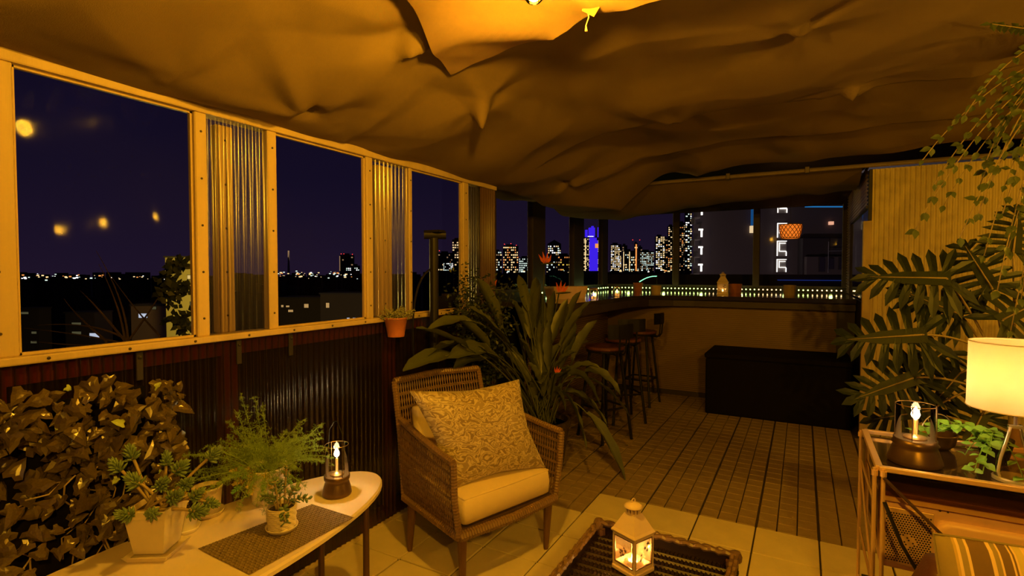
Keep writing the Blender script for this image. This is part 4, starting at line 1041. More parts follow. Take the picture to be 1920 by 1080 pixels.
# ------------------------------------------------------------------ STRELITZIA
random.seed(31)
bo = thing('bird_of_paradise_plant', 'big strelitzia with long paddle leaves and orange flowers behind the armchair', 'plant', (-1.60, 3.30, 0))
obj('pot', MB().lathe([(.15, 0), (.20, .33), (.21, .335), (.21, .37), (.19, .37), (.18, .33)], 28), mat('dark_pot', (.045, .03, .02), .6, var=.1), bo, smooth=False)
obj('soil', MB().lathe([(.001, .33), (.185, .33)], 20, cap=False), M_soil, bo)
BO = V((-1.60, 3.30, 0))
def boleaf(tip, w=.055, bl=.36, droop=0, m_=M_bop, base=None):
    tip = V(tip)-BO; b = base or V((random.uniform(-.09, .09), random.uniform(-.09, .09), .33))
    mid = b.lerp(tip, .5); mid.z += .10+droop; mid.x -= (tip.x-b.x)*.12; mid.y -= (tip.y-b.y)*.12
    pts = curve(b, mid, tip, 24); L = sum((pts[i+1]-pts[i]).length for i in range(24)); fb = 1-bl/L; fb = max(.3, fb); kb = int(fb*24)
    mb = MB(); mb.sm = True; mb.tube(pts[:kb+2], [.0065-.003*i/24 for i in range(kb+2)], 5)
    nseg = 24-kb; vs = []; side0 = None; fold = random.uniform(.35, .8); tw = random.uniform(-.9, .9)
    for i in range(kb, 25):
        t_ = (i-kb)/nseg; d = (pts[min(i+1, 24)]-pts[max(0, i-1)]).normalized()
        s_ = d.cross(V((0, 0, 1))); s_ = s_.normalized() if s_.length > .05 else V((1, 0, 0)); s_ = Matrix.Rotation(tw, 3, d) @ s_
        up = s_.cross(d).normalized(); ww = w*(math.sin(PI*min(1, t_*.93+.035))**.62)*(1-.15*t_)
        if t_ > .9: ww *= (1.02-t_)/.12
        wv_ = .006*math.sin(i*1.9+tip.x*20)
        vs += [pts[i]-s_*ww+up*(ww*fold+wv_), pts[i]-s_*ww*.45+up*ww*fold*.25, pts[i], pts[i]+s_*ww*.45+up*ww*fold*.25, pts[i]+s_*ww+up*(ww*fold-wv_)]
    n = len(vs)//5; mb.add(vs, [(r_*5+k, r_*5+k+1, r_*5+6+k, r_*5+5+k) for r_ in range(n-1) for k in range(4)])
    return obj('leaf', mb, m_, bo)
# leaf tips read off the photo, at plausible depths
L_ = [((800, 620), 3.0, .5), ((780, 615), 3.1, .1), ((755, 695), 2.9, .35), ((800, 668), 3.0, .4), ((838, 672), 2.85, .3), ((850, 690), 3.0, .3), ((862, 600), 3.1, 0), ((880, 575), 3.3, 0), ((893, 520), 3.4, 0), ((905, 560), 3.2, 0), ((930, 555), 3.5, 0), ((955, 515), 3.3, 0), ((970, 520), 3.6, 0), ((985, 545), 3.3, 0), ((1000, 540), 3.6, 0), ((1015, 530), 3.3, 0), ((1040, 545), 3.5, 0), ((1065, 560), 3.3, 0), ((1090, 545), 3.5, 0), ((1108, 565), 3.2, 0), ((1100, 620), 3.4, 0), ((1080, 660), 3.1, .1), ((1120, 600), 3.3, 0), ((1105, 640), 3.4, .1), ((1092, 700), 3.2, .15), ((1070, 690), 3.0, .1), ((1125, 760), 3.0, .45), ((1180, 780), 3.25, .5), ((1165, 745), 3.4, .45), ((1100, 845), 2.95, .45), ((1172, 900), 3.2, .55), ((1140, 800), 3.3, .35), ((1060, 770), 3.0, .25), ((975, 635), 2.95, 0), ((990, 680), 3.0, .05), ((945, 660), 3.0, .1), ((920, 640), 3.1, 0), ((960, 590), 3.1, 0), ((1030, 600), 3.1, 0), ((1010, 640), 3.2, 0), ((900, 700), 3.0, .15), ((935, 700), 3.0, .15), ((1040, 700), 3.15, .1), ((1015, 720), 3.0, .15), ((1055, 640), 3.2, 0), ((880, 640), 3.3, 0), ((1125, 690), 3.2, .2), ((950, 540), 3.6, 0), ((1075, 600), 3.6, 0), ((850, 640), 3.35, .1), ((1000, 590), 3.4, 0), ((925, 600), 3.4, 0)]
for (p, y, dr) in L_:
    q_ = atY(p[0], p[1], y+.18)
    if p[0] < 900: q_ = atX(p[0], p[1], -1.80+.12*random.random())
    q_.x = max(q_.x, -1.88); q_.y = min(q_.y, 3.9)
    boleaf(q_, random.uniform(.040, .058), random.uniform(.32, .44), dr)
M_orange = mat('orange_petal', (.60, .11, .018), .5, var=.15)
for (px, py, y, sc_, r_) in ((913, 545, 3.35, 1, 0), (880, 578, 3.2, 1.05, .4), (1021, 495, 3.6, .8, -.3), (1048, 550, 3.6, .8, .5), (1042, 700, 3.0, .4, .6)):
    q_ = atY(px, py, y)-BO; fo = bo
    st = MB(); st.sm = True; b = V((random.uniform(-.05, .05), random.uniform(-.05, .05), .33)); st.tube(curve(b, b.lerp(q_, .5)+V((0, 0, .12)), q_, 14), .005, 5)
    dr_ = V((RT[0], RT[1], 0)); Zu = V((0, 0, 1))
    st.spindle(q_-dr_*.03*sc_, q_+dr_*.12*sc_+Zu*.01*sc_, .011*sc_, 6, .35)
    fo_ = obj('flower_stalk', st, M_dgreen, bo, label='flower stalk with pointed bract')
    pt = MB()
    for k, an in enumerate((-.45, -.12, .2, .5)):
        d = (Zu*math.cos(an+r_*.4)+dr_*math.sin(an+r_*.4)+V((FW[0], FW[1], 0))*.15*(k-1.5)).normalized(); s2 = d.cross(V((FW[0], FW[1], 0))).normalized(); o_ = q_+dr_*.01*k*sc_; L = (.125-.012*abs(k-1))*sc_; wv_ = .014*sc_
        pt.add([o_, o_+d*L*.4-s2*wv_, o_+d*L*.45+V((FW[0], FW[1], 0))*.005, o_+d*L*.4+s2*wv_, o_+d*L], [(0, 1, 2), (0, 2, 3), (1, 4, 2), (2, 4, 3)])
    obj('petals', pt, M_orange, fo_, label='orange pointed petals')

# dark bushy shrub behind it by the pillar
random.seed(8)
sh = thing('dark_shrub', 'dark small-leaved shrub beside the strelitzia, at the narrow third window', 'shrub', (-1.82, 2.82, 0))
obj('pot', MB().lathe([(.10, 0), (.13, .26), (.14, .27), (.14, .29), (.12, .29), (.12, .26)], 20), M_blackp, sh)
fl = MB(); st = MB()
for i in range(46):
    a = random.uniform(0, 2*PI); r_ = random.uniform(.03, .24); z = random.uniform(.95, 1.40); e_ = V((max(-.10, r_*math.cos(a)), r_*math.sin(a)*.8, z)); b = V((0, 0, .25))
    pts = curve(b, V((e_.x*.3, e_.y*.3, z*.7)), e_, 9); st.tube(pts, [.0035-.0003*k for k in range(10)], 4)
    for k in range(4, 10):
        for q_ in range(12):
            c = pts[k]+V((random.gauss(0, .045), random.gauss(0, .05), random.gauss(0, .05))); c.x = max(c.x, -.14)
            d = V((random.gauss(0, 1), random.gauss(0, 1), random.gauss(0, .6))).normalized(); s_ = d.orthogonal().normalized()*.008
            fl.add([c, c+d*.014+s_, c+d*.030, c+d*.014-s_], [(0, 1, 2, 3)])
obj('stems', st, M_blackp, sh); obj('foliage', fl, M_dgreen, sh, kind='stuff')

# ------------------------------------------------------------------ RIGHT: METAL CART
CZ = .75; X0, X1, Y0, Y1 = .232, 1.28, 2.11, 2.575
ca = thing('metal_cart', 'copper-edged metal trolley with smoked top and perforated pale cabinet', 'cart', ((X0+X1)/2, (Y0+Y1)/2, 0))
CO = V(((X0+X1)/2, (Y0+Y1)/2, 0)); hx, hy = (X1-X0)/2, (Y1-Y0)/2
m = MB()
for (a, b) in (((-hx, -hy), (hx, -hy)), ((-hx, hy), (hx, hy))): m.bbox((a[0], a[1]-.010, CZ-.014), (b[0], b[1]+.010, CZ+.002), .002)
for x in (-hx, hx): m.bbox((x-.010, -hy, CZ-.014), (x+.012, hy, CZ+.002), .002)
obj('top_frame', m, M_copper, ca)
obj('smoked_top', MB().box((-hx+.01, -hy+.01, CZ-.026), (hx-.01, hy-.01, CZ-.020)), mat('smoked_glass', (.045, .028, .018), .12, var=.1, coat=.5), ca)
M_smk = clearmat('smoked_side_glass', (.34, .24, .14), fres=1.5)
g = MB(); 
g.add([(-hx+.01, -hy+.002, CZ-.016), (hx, -hy+.002, CZ-.016), (hx, -hy+.002, CZ-.095), (-hx+.01, -hy+.002, CZ-.095)], [(0, 1, 2, 3)]); obj('front_glass', g, M_smk, ca)
g = MB(); g.add([(-hx, -hy+.002, CZ-.016), (-hx, hy, CZ-.016), (-hx, hy, CZ-.28), (-hx, -hy+.002, CZ-.28)], [(0, 1, 2, 3)]); obj('side_glass', g, M_smk, ca)
rods = ((-hx-.012, -hy-.006), (-hx-.012, hy), (hx, -hy), (hx, hy), (-hx+.012, -hy-.008))
for (x, y) in rods: obj('leg', MB().tube([(x, y, 0), (x, y, CZ-.004)], .0065, 8).lathe([(.010, CZ-.03), (.010, CZ-.012)], 10, (x, y, 0)), M_copper, ca)
for z in (CZ-.12, .34, .14): obj('side_rail', MB().tube([(-hx-.012, -hy, z), (-hx-.012, hy, z)], .0045, 6), M_copper, ca)
obj('side_brace', MB().tube([(-hx-.012, -hy, .34), (-hx-.012, hy, .62)], .004, 6), M_copper, ca)
obj('diagonal_brace', MB().tube([(-hx+.012, -hy-.022, CZ-.03), (-hx+.20, -hy-.03, CZ-.215), (-hx+.30, -hy-.03, CZ-.30)], .0055, 6), M_bronze, ca)
# cabinet below
KZ0, KZ1 = .400, .655; M_pink = mat('pale_pink_enamel', (.78, .50, .34), .38, var=.05)
cb = obj('cabinet', MB().bbox((-hx+.012, -hy+.035, KZ0), (hx-.02, hy-.03, KZ1), .006), M_pink, ca, label='pale enamel cabinet slung under the top')
M_brn = mat('brown_trim', (.55, .33, .12), .45, var=.1)
obj('cabinet_edge', MB().bbox((-hx+.008, -hy+.012, KZ1), (hx-.02, hy-.03, KZ1+.012), .003).box((-hx+.012, -hy+.012, KZ1-.02), (hx-.02, -hy+.032, KZ1)), M_brn, ca)
# perforated plate at left with holes as recessed dark discs grid
fy = -hy+.030
pf_ = MB().bbox((-hx+.018, fy-.004, KZ0+.02), (-hx+.155, fy+.004, KZ1-.045), .002); pf_o = obj('perforated_plate', pf_, mat('plate_metal', (.66, .44, .28), .35, .3, var=.05), ca)
hl = MB()
for i in range(16):
    for j in range(22):
        x = -hx+.028+.0076*i+(.0038 if j % 2 else 0); z = KZ0+.032+.0076*j
        if (x+hx-.085)**2/.028**2+(z-KZ0-.105)**2/.022**2 < 1 and (i+j) % 3: continue
        if z > KZ1-.055: continue
        hl.add([(x+.0029*math.cos(a), fy-.0046, z+.0029*math.sin(a)) for a in (2*PI*k/6 for k in range(6))]+[(x, fy-.0044, z)], [(0, 5, 4, 3, 2, 1)])
obj('perforations', hl, M_black, ca, kind='stuff')
# raised oval moulding on the pink front
m = MB(); m.sm = True
def capsule(r_, yy, n=40, L=.36):
    pts = []
    for i in range(n):
        a = 2*PI*i/n; c = L if math.cos(a) > 0 else -0; pts.append((-hx+.21+(L if math.cos(a) > 0 else 0)+r_*math.cos(a), yy, KZ0+.155+r_*.8*math.sin(a)))
    return pts
rg = [capsule(.050, fy+.006), capsule(.048, fy-.006), capsule(.040, fy-.012), capsule(.030, fy-.013)]
vs = sum(rg, []); fs = [tuple(120+i for i in range(39, -1, -1))]
for k in range(3):
    for i in range(40): j = (i+1) % 40; fs.append((k*40+i, k*40+40+i, k*40+40+j, k*40+j))
m.add(vs, fs); obj('raised_moulding', m, M_pink, ca)
for x in (.17, .19, .40): obj('screw', MB().lathe([(.003, 0), (.003, .002), (.001, .003)], 8, M=Matrix.Translation((-hx+x, fy+.004, KZ1-.032)) @ Matrix.Rotation(PI/2, 4, 'X')), M_screw, ca)
obj('bottom_shelf', MB().box((-hx, -hy, .13), (hx, hy, .145)), M_blackp, ca)
tag(obj('power_cable', MB().tube([V((X0+.015, Y0-.02, .64)), V((X0+.03, Y0-.035, .60)), V((X0+.06, Y0-.045, .52)), V((X0+.11, Y0-.05, .43)), V((X0+.14, Y0-.05, .35))], .006, 6), M_black), 'black cable draped over the perforated plate of the cart', 'cable')

oil_lantern('larger glowing oil lantern on the smoked top of the metal cart', (.352, 2.27, CZ-.019), .0565, .118, .088, 4.5, 1.12, False)

# table lamp with drum shade
lp_ = V((.603, 2.235, CZ-.019))
tl = thing('table_lamp', 'table lamp with pale drum shade on a curved metal stem', 'table lamp', lp_)
r_ = .120; SZ = .232; SHh = .212
M_shade = bpy.data.materials.new('linen_shade'); M_shade.use_nodes = True; t = M_shade.node_tree; t.nodes.clear()
ou = t.nodes.new('ShaderNodeOutputMaterial'); d1 = t.nodes.new('ShaderNodeBsdfDiffuse'); d2 = t.nodes.new('ShaderNodeBsdfTranslucent'); mxs = t.nodes.new('ShaderNodeMixShader'); nn2 = t.nodes.new('ShaderNodeTexNoise'); nn2.inputs['Scale'].default_value = 3
rr2 = t.nodes.new('ShaderNodeValToRGB'); rr2.color_ramp.elements[0].color = (.78, .60, .40, 1); rr2.color_ramp.elements[1].color = (.9, .75, .55, 1)
t.links.new(nn2.outputs[0], rr2.inputs[0]); t.links.new(rr2.outputs[0], d1.inputs[0]); t.links.new(rr2.outputs[0], d2.inputs[0]); mxs.inputs[0].default_value = .5
t.links.new(d1.outputs[0], mxs.inputs[1]); t.links.new(d2.outputs[0], mxs.inputs[2]); t.links.new(mxs.outputs[0], ou.inputs[0])
obj('lamp_shade', MB().lathe([(r_*1.02, SZ), (r_*1.0, SZ+SHh)], 48, cap=False), M_shade, tl, smooth=True)
obj('shade_rim', MB().tube([(r_*1.02*math.cos(a), r_*1.02*math.sin(a), SZ) for a in (2*PI*i/40 for i in range(40))], .0018, 4, closed=True), M_cream, tl)
obj('shade_rim', MB().tube([(r_*math.cos(a), r_*math.sin(a), SZ+SHh) for a in (2*PI*i/40 for i in range(40))], .0018, 4, closed=True), M_cream, tl)
prof_ = [(.046, .012), (.052, .03), (.046, .07), (.030, .12), (.020, .155), (.017, .172)]
for s_ in (-1, 1):
    obj('curved_stem', MB().tube([V((RT[0]*x*s_, RT[1]*x*s_, z)) for x, z in prof_], .0045, 8), M_chrome, tl, smooth=True)
obj('glass_body', MB().lathe([(x*.9, z) for x, z in prof_], 24, cap=False), clearmat('amber_glass', (.85, .72, .45), fres=1.4), tl, smooth=True)
obj('neck', MB().box((-.018, -.008, .168), (.018, .008, .178)).tube([(0, 0, .175), (0, 0, .25)], .005, 8), M_chrome, tl)
obj('base', MB().lathe([(.055, 0), (.055, .008), (.05, .012)], 28), M_chrome, tl)
obj('light_bulb', MB().lathe([(.0005, .25), (.012, .253), (.026, .285), (.024, .31), (.0005, .325)], 16), emat('lamp_bulb', (1, .75, .42), 5), tl, smooth=True)
light('lamp_light', 'POINT', (0, 0, .335), 2.6, (1, .55, .16), .02, tl)

# trailing pothos on the cart with bright leaves
random.seed(44)
po = thing('trailing_leaf_plant', 'bright green small-leaved trailing plant between lantern and lamp on the cart', 'potted plant', (.60, 2.42, CZ-.019))
obj('pot', MB().lathe([(.035, 0), (.05, .07), (.052, .085), (.046, .085)], 20), M_black, po); 
def tleaf(parent, p, tip, nr, s, m_, name='leaf', w=.5):
    mb = MB(); mb.sm = True
    vs = [(0, 0, 0), (-w*.72, .3, .10), (-w*.8, .55, .06), (0, 1, -.12), (w*.8, .55, .06), (w*.72, .3, .10), (0, .3, 0), (0, .6, 0)]
    mt = leafM(V(p), s, tip, nr); mb.add([mt @ V(v) for v in vs], [(0, 6, 1), (1, 6, 7, 2), (2, 7, 3), (0, 5, 6), (5, 4, 7, 6), (4, 3, 7)])
    return obj(name, mb, m_, parent)
for i in range(13):
    a = -2.7+random.uniform(-.75, 1.0); L = random.uniform(.12, .24); b = V((0, 0, .08)); e_ = V((L*math.cos(a), L*math.sin(a)*.75, random.uniform(.012, .11)))
    if i > 9: e_ = V((random.uniform(-.12, .02), random.uniform(-.24, -.16), .02))
    pts = curve(b, b.lerp(e_, .5)+V((0, 0, .07)), e_, 9); stem(po, pts, .0015, M_pothos, 'vine')
    for k in range(2, 10):
        d = (pts[k]-pts[k-1]).normalized(); sd = d.cross(V((0, 0, 1)))*(1 if k % 2 else -1)
        tleaf(po, pts[k]+V((0, 0, .002)), d*.6+sd+V((0, 0, random.uniform(-.3, .3))), V((random.uniform(-.4, .4), random.uniform(-.6, .2), 1)), random.uniform(.026, .040), M_pothos)
# glass / wire hoop basket behind
hpk = thing('wire_hoop_basket', 'dark basket with thin round wire handle behind the cart plant', 'basket', (.455, 2.505, CZ-.019))
obj('bowl', MB().lathe([(.035, 0), (.055, .02), (.062, .055), (.064, .06), (.058, .058), (.05, .022), (.001, .012)], 24), M_bronze, hpk, smooth=True)
obj('handle', MB().tube([V((RT[0]*.062*math.cos(a), RT[1]*.062*math.cos(a), .055+.075*math.sin(a))) for a in (PI*i/16 for i in range(17))], .002, 5), M_chrome, hpk)

# ------------------------------------------------------------------ PHILODENDRON
random.seed(17)
ph = thing('philodendron', 'large dark philodendron with deeply fingered leaves before the cream wall', 'plant', (.98, 3.55, 0)); PO = V((.98, 3.55, 0))
obj('pot', MB().lathe([(.15, 0), (.19, .34), (.20, .35), (.20, .39), (.17, .39), (.17, .35)], 24), M_terra, ph); obj('soil', MB().lathe([(.001, .35), (.17, .35)], 18, cap=False), M_soil, ph)
obj('trunk', MB().tube(curve((0, 0, .35), (-.05, .02, .7), (-.02, 0, 1.05), 8), .022, 8), M_stem, ph, smooth=True)
def phleaf(c, tipdir, nr, s):
    c = V(c)-PO
    mt = leafM(c, s, tipdir, nr); mb = MB(); n = 8
    rr = random.uniform
    def lobe(a, b, w, bend=0):
        a, b = V(a), V(b); d = (b-a).normalized(); s_ = V((-d.y, d.x, 0)); pts = [a-s_*w*.55, a.lerp(b, .3)-s_*w*.8+V((0, 0, .02)), a.lerp(b, .7)-s_*w, b+V((0, 0, -.06)), a.lerp(b, .7)+s_*w, a.lerp(b, .3)+s_*w*.8+V((0, 0, .02)), a+s_*w*.55, a.lerp(b, .5)+V((0, 0, -.015))]
        mb.add([mt @ p for p in pts], [(0, 1, 7), (1, 2, 7), (2, 3, 7), (3, 4, 7), (4, 5, 7), (5, 6, 7), (6, 0, 7)])
    N = 7
    for k in range(N):
        y = .0+.82*k/(N-1); L = .62*(1-.62*(k/(N-1))**1.4)
        for s_ in (-1, 1): lobe((0, y, 0), (s_*L*rr(.9, 1.08), y+.26-.28*(1-k/(N-1)), -.07*rr(.5, 2)), .062)
    lobe((0, .8, 0), (0, 1.15, -.06), .07); 
    for s_ in (-1, 1): lobe((0, .05, 0), (s_*.36, -.36, -.05), .065); lobe((0, .05, 0), (s_*.58, -.16, -.06), .06)
    mb.add([mt @ V(p) for p in ((-.12, -.05, .0), (.12, -.05, .0), (.10, .5, 0), (0, .9, 0), (-.10, .5, 0))], [(0, 1, 2, 3, 4)])
    lf = obj('leaf', mb, M_dgreen, ph)
    b = V((-.03, 0, rr(.6, 1.05))); st = MB(); st.tube(curve(b, b.lerp(c, .5)+V((0, 0, .10)), c, 10), .006, 5); st.tube([mt @ V((0, t_, .006)) for t_ in (0, .3, .6, .9)], [.005, .004, .003, .0015], 4)
    obj('leaf_stalk', st, M_stem, lf, smooth=True)
for (cx, cy, y, tx, tz_, s) in ((1775, 522, 3.4, -1, .10, .36), (1730, 628, 3.3, -1, .02, .36), (1800, 590, 3.5, -.8, .5, .30), (1715, 708, 3.5, -.9, -.5, .34), (1745, 770, 3.6, -1, -.25, .30), (1800, 700, 3.7, -.5, -.8, .30), (1860, 540, 3.5, -.3, .9, .30), (1770, 660, 3.8, -.8, -.9, .26), (1880, 600, 3.4, .5, .5, .30), (1840, 780, 3.7, -.4, -1, .30), (1900, 470, 3.6, .2, 1, .28)):
    q_ = atY(cx, cy, y); phleaf(q_, (tx, -.15, tz_), (random.uniform(-.3, .3), -1, .55), s)

# ------------------------------------------------------------------ HANGING VINE upper right
vi = thing('hanging_vine', 'thin arching climber hanging from the upper right corner', 'vine', (1.05, 3.0, 2.30)); VO = V((1.05, 3.0, 2.30))
random.seed(23)
obj('hanging_basket', MB().lathe([(.03, -.06), (.10, 0), (.13, .08), (.13, .09), (.12, .09)], 20), M_blackp, vi)
obj('hanger', MB().tube([(0, 0, .03), (0, 0, .3)], .004, 5), M_black, vi)
ends = [(1730, 300, 2.9), (1752, 345, 2.9), (1716, 430, 2.9), (1800, 445, 2.7), (1870, 545, 2.8), (1860, 340, 2.9), (1810, 215, 2.8), (1850, 300, 3.0), (1890, 470, 2.9), (1835, 400, 2.8), (1905, 330, 2.7), (1838, 345, 3.1), (1770, 385, 3.2), (1915, 560, 2.9), (1895, 620, 3.0), (1860, 45, 2.7), (1895, 160, 2.8), (1880, 400, 2.8), (1845, 480, 3.0)]
ln = 0; extra = MB()
for (px, py, y) in ends:
    e_ = atY(px, py, y)-VO; b = V((random.uniform(-.1, .05), random.uniform(-.1, .1), .06)); mid = b.lerp(e_, .55)+V((-.02, 0, .16+.25*abs(e_.z)*.5))
    if py < 200: mid = b.lerp(e_, .5)
    pts = curve(b, mid, e_, 16); stem(vi, pts, .0022, M_stem, 'vine_stem')
    for k in range(6, 17):
        for s_ in (-1, 1):
            if random.random() < .12: continue
            d = (pts[k]-pts[k-1]).normalized(); sd = V((random.uniform(-.6, .6), random.uniform(-.6, .6), -.8*(.4+random.random())))
            if ln < 290: tleaf(vi, pts[k], d*.7+sd*s_*(1 if s_ < 0 else .6)-V((0, 0, .5)), V((random.uniform(-.5, .5), -1, random.uniform(-.2, .8))), random.uniform(.028, .048), M_green, w=.36); ln += 1
            else:
                mt = leafM(pts[k], .038, d*.7+sd*s_, V((0, -1, .5))); extra.add([mt @ V(v) for v in ((0, 0, 0), (-.3, .45, .05), (0, 1, -.1), (.3, .45, .05))], [(0, 1, 2), (0, 2, 3)])
if extra.v: obj('more_leaves', extra, M_green, vi, kind='stuff')

# ------------------------------------------------------------------ SOFA + STRIPED PILLOW
so = thing('leather_sofa', 'brown leather sofa back at the lower right corner', 'sofa', (1.05, 1.50, 0))
M_leather = mat('brown_leather', (.13, .055, .025), .35, var=.2, scale=6, bump=.15, bscale=150)
def puff(mb, a, b, c=.03):
    (x0, y0, z0), (x1, y1, z1) = a, b
    secs = []
    for k in range(7):
        t_ = k/6; i_ = c*(1-math.sin(PI*min(1, max(0, t_)))**.5) if 0 < t_ < 1 else c; secs.append((i_, z0+(z1-z0)*(t_ if 0 < t_ < 1 else t_)))
    vs = []
    for i_, z in secs:
        for (cx, cy, a0) in ((x1-i_-c, y0+i_+c, -PI/2), (x1-i_-c, y1-i_-c, 0), (x0+i_+c, y1-i_-c, PI/2), (x0+i_+c, y0+i_+c, PI)):
            for k in range(4): an = a0+PI/2*k/3; vs.append((cx+c*math.cos(an), cy+c*math.sin(an), z))
    n = 16; fs = [tuple(range(n-1, -1, -1)), tuple(96+i for i in range(n))]
    for k in range(6):
        for i in range(n): j = (i+1) % n; fs.append((k*n+i, k*n+j, k*n+n+j, k*n+n+i))
    mb.add(vs, fs); return mb
obj('backrest', puff(MB(), (-.775, .20, .10), (.80, .40, .60), .035), M_leather, so, smooth=True)
obj('seat', puff(MB(), (-.66, -.50, .14), (.70, .22, .40), .03), M_leather, so, smooth=True)
for x in (-.775, .69): obj('arm', puff(MB(), (x, -.52, .10), (x+.12, .22, .52), .03), M_leather, so, smooth=True)
for x in (-.70, .72):
    for y in (-.45, .33): obj('leg', MB().tube([(x, y, 0), (x, y, .12)], [.015, .022], 8), M_wleg, so)
o1, g1, b1, y1, c1 = (.36, .27, .10), (.62, .42, .12), (.20, .12, .05), (.66, .52, .18), (.85, .62, .32)
M_str = stripemat('striped_fabric', [(p*.55, c) for p, c in ((0, o1), (.115, g1), (.135, c1), (.16, o1), (.20, c1), (.225, b1), (.36, c1), (.385, o1), (.42, c1), (.44, b1), (.50, c1), (.515, b1), (.53, c1), (.545, y1), (.60, c1), (.66, o1), (.76, c1), (.80, y1), (.9, o1))]+[(.56, c1), (.58, b1), (.68, c1), (.70, o1), (.78, c1), (.80, y1), (.9, c1), (.92, b1)], 0)
sp0 = [V((.335, 1.56, .40)), V((.80, 1.60, .40)), V((.79, 1.70, .745)), V((.30, 1.665, .735))]
sn = (sp0[1]-sp0[0]).cross(sp0[3]-sp0[0]).normalized()
def sf(u, v):
    p = sp0[0].lerp(sp0[1], u).lerp(sp0[3].lerp(sp0[2], u), v); return (p, sn)
cushion('striped_pillow', 'striped olive, brown and cream pillow propped on the leather sofa', 'pillow', sf, .055, M_str, 20, 20, .55, pipe=mat('pillow_piping', (.25, .20, .09), .8, var=0))

# ------------------------------------------------------------------ OUTSIDE: the city
random.seed(99)
gr = struct(obj('city_ground', MB().box((-3000, -600, -31), (1500, 3000, -30)), mat('night_ground', (.012, .010, .011), .95, var=.2, scale=.02)), 'dark ground far below the terrace', 'ground')
M_bld = mat('night_building', (.035, .028, .035), .9, var=.2, scale=.05)
M_bldw = mat('warm_building', (.10, .06, .04), .9, var=.2, scale=.05)
EM = {'w': emat('window_warm', (1, .72, .32), 1.3), 'c': emat('window_cool', (.80, 1, .85), 1.2), 'o': emat('window_orange', (1, .36, .08), 1.1), 'd': emat('window_dim', (.9, .55, .25), .35), 'b': emat('window_blue', (.06, .02, 1), .9), 'r': emat('beacon_red', (1, .04, .03), 3), 'W': emat('window_white', (1, .98, .92), 2.6), 'y': emat('window_yellow', (1, .7, .1), 1.0)}
def tower(x0, x1, ytop, D, label, style='w', dens=.5, fl=4.6, cw=3.6, zb=-30, red=(), body=None, ybot=508, name='tower_block', strips=(), pointed=False, cat='building', grp='skyline towers'):
    """box tower spanning pixels x0..x1 at forward distance D, top at ytop"""
    a = atD(x0, 510, D); b = atD(x1, 510, D); top = atD((x0+x1)/2, ytop, D).z
    wdt = (b-a).length; cx, cy = (a.x+b.x)/2, (a.y+b.y)/2; px = D/FPX
    t = thing(name, label, cat, (cx, cy, -30), YAW, grp)
    bm_ = MB(); bm_.box((-wdt/2, 0, 0), (wdt/2, wdt*.35, top+30))
    if pointed: bm_.add([(-wdt/2, 0, top+30), (wdt/2, 0, top+30), (wdt/2, wdt*.35, top+30), (-wdt/2, wdt*.35, top+30), (0, wdt*.2, top+30+wdt*.3)], [(0, 1, 4), (1, 2, 4), (2, 3, 4), (3, 0, 4)])
    obj('wall', bm_, body or M_bld, t)
    rf_ = MB().box((-wdt*.3, wdt*.1, top+30), (wdt*.15, wdt*.33, top+30+px*3)); obj('rooftop_unit', rf_, body or M_bld, t)
    mb = {}
    z = 30+atD(x0, ybot, D).z; rows = int((top+30-z)/(fl*px)); cols = max(2, int(wdt/(cw*px)))
    for r_ in range(rows):
        for c_ in range(cols):
            if random.random() > dens: continue
            s = random.choice(style); x = -wdt/2+(c_+.2)*wdt/cols; w_ = wdt/cols*random.choice((.45, .6, .75)); zz = z+(r_+.25)*fl*px
            mb.setdefault(s, MB()).box((x, -.15, zz), (x+w_, .1, zz+fl*px*.5))
    for (sx, c, w_) in strips:
        mb.setdefault(c, MB()).box((sx*wdt/2-w_*px/2, -.3, z), (sx*wdt/2+w_*px/2, .1, top+30-px*2))
    for s, q_ in mb.items(): obj('lit_windows', q_, EM[s], t, kind='stuff')
    for (rx, ry) in red:
        p = atD(rx, ry, D); l = (p.x-cx)*RT[0]+(p.y-cy)*RT[1]; mt_ = MB().box((l-px*.25, .5, top+29), (l+px*.25, 1, p.z+30)); obj('mast', mt_, M_bld, t)
        obj('beacon', MB().lathe([(.001, -px*.9), (px*.9, 0), (.001, px*.9)], 8, (l, 0, p.z+30)), EM['r'], t)
    return t
S = tower
S(637, 662, 478, 620, 'dark tower with red roof beacons in the second left window', 'd', .18, red=((640, 476), (645, 476), (661, 477)), strips=((-.97, 'd', 1.2),))
S(645, 659, 500, 500, 'brightly lit low white office left of its twin in the second window', 'cW', .8, 3.2, 3)
S(661, 674, 498, 500, 'brightly lit low white office right of its twin in the second window', 'cW', .8, 3.4, 3.2)
S(821, 849, 474, 600, 'sparsely lit tower with red beacon in the narrow window', 'wdo', .30, red=((824, 470),))
S(848, 868, 449, 560, 'taller tower with scattered warm windows behind the shrub', 'wwd', .42)
S(831, 850, 492, 450, 'bright white block behind the shrub', 'cW', .75, 3, 2.6)
S(926, 941, 471, 560, 'cool-lit block just right of the pillar', 'cwd', .55)
S(943, 972, 461, 600, 'broad warm tower with red lights on its roof', 'wwo', .55, red=((946, 458), (958, 457), (968, 460)))
S(973, 997, 483, 520, 'pale green lit office block with two bright bays', 'cc', .65, 4, 3)
S(996, 1008, 490, 520, 'low dim office block left of the wide dark post', 'cd', .6)
S(1027, 1052, 457, 620, 'white apartment tower with pointed roof', 'cWw', .6, 4, 3.2, pointed=True)
S(1024, 1041, 479, 500, 'green-lit low block in front of the pointed tower', 'cc', .6)
S(1042, 1077, 478, 500, 'low block with a bright yellow top floor', 'oyd', .30, strips=(), body=M_bldw)
S(1068, 1078, 448, 640, 'slim tower with a bright white edge beside the dark post', 'W', .7, red=((1069, 443),))
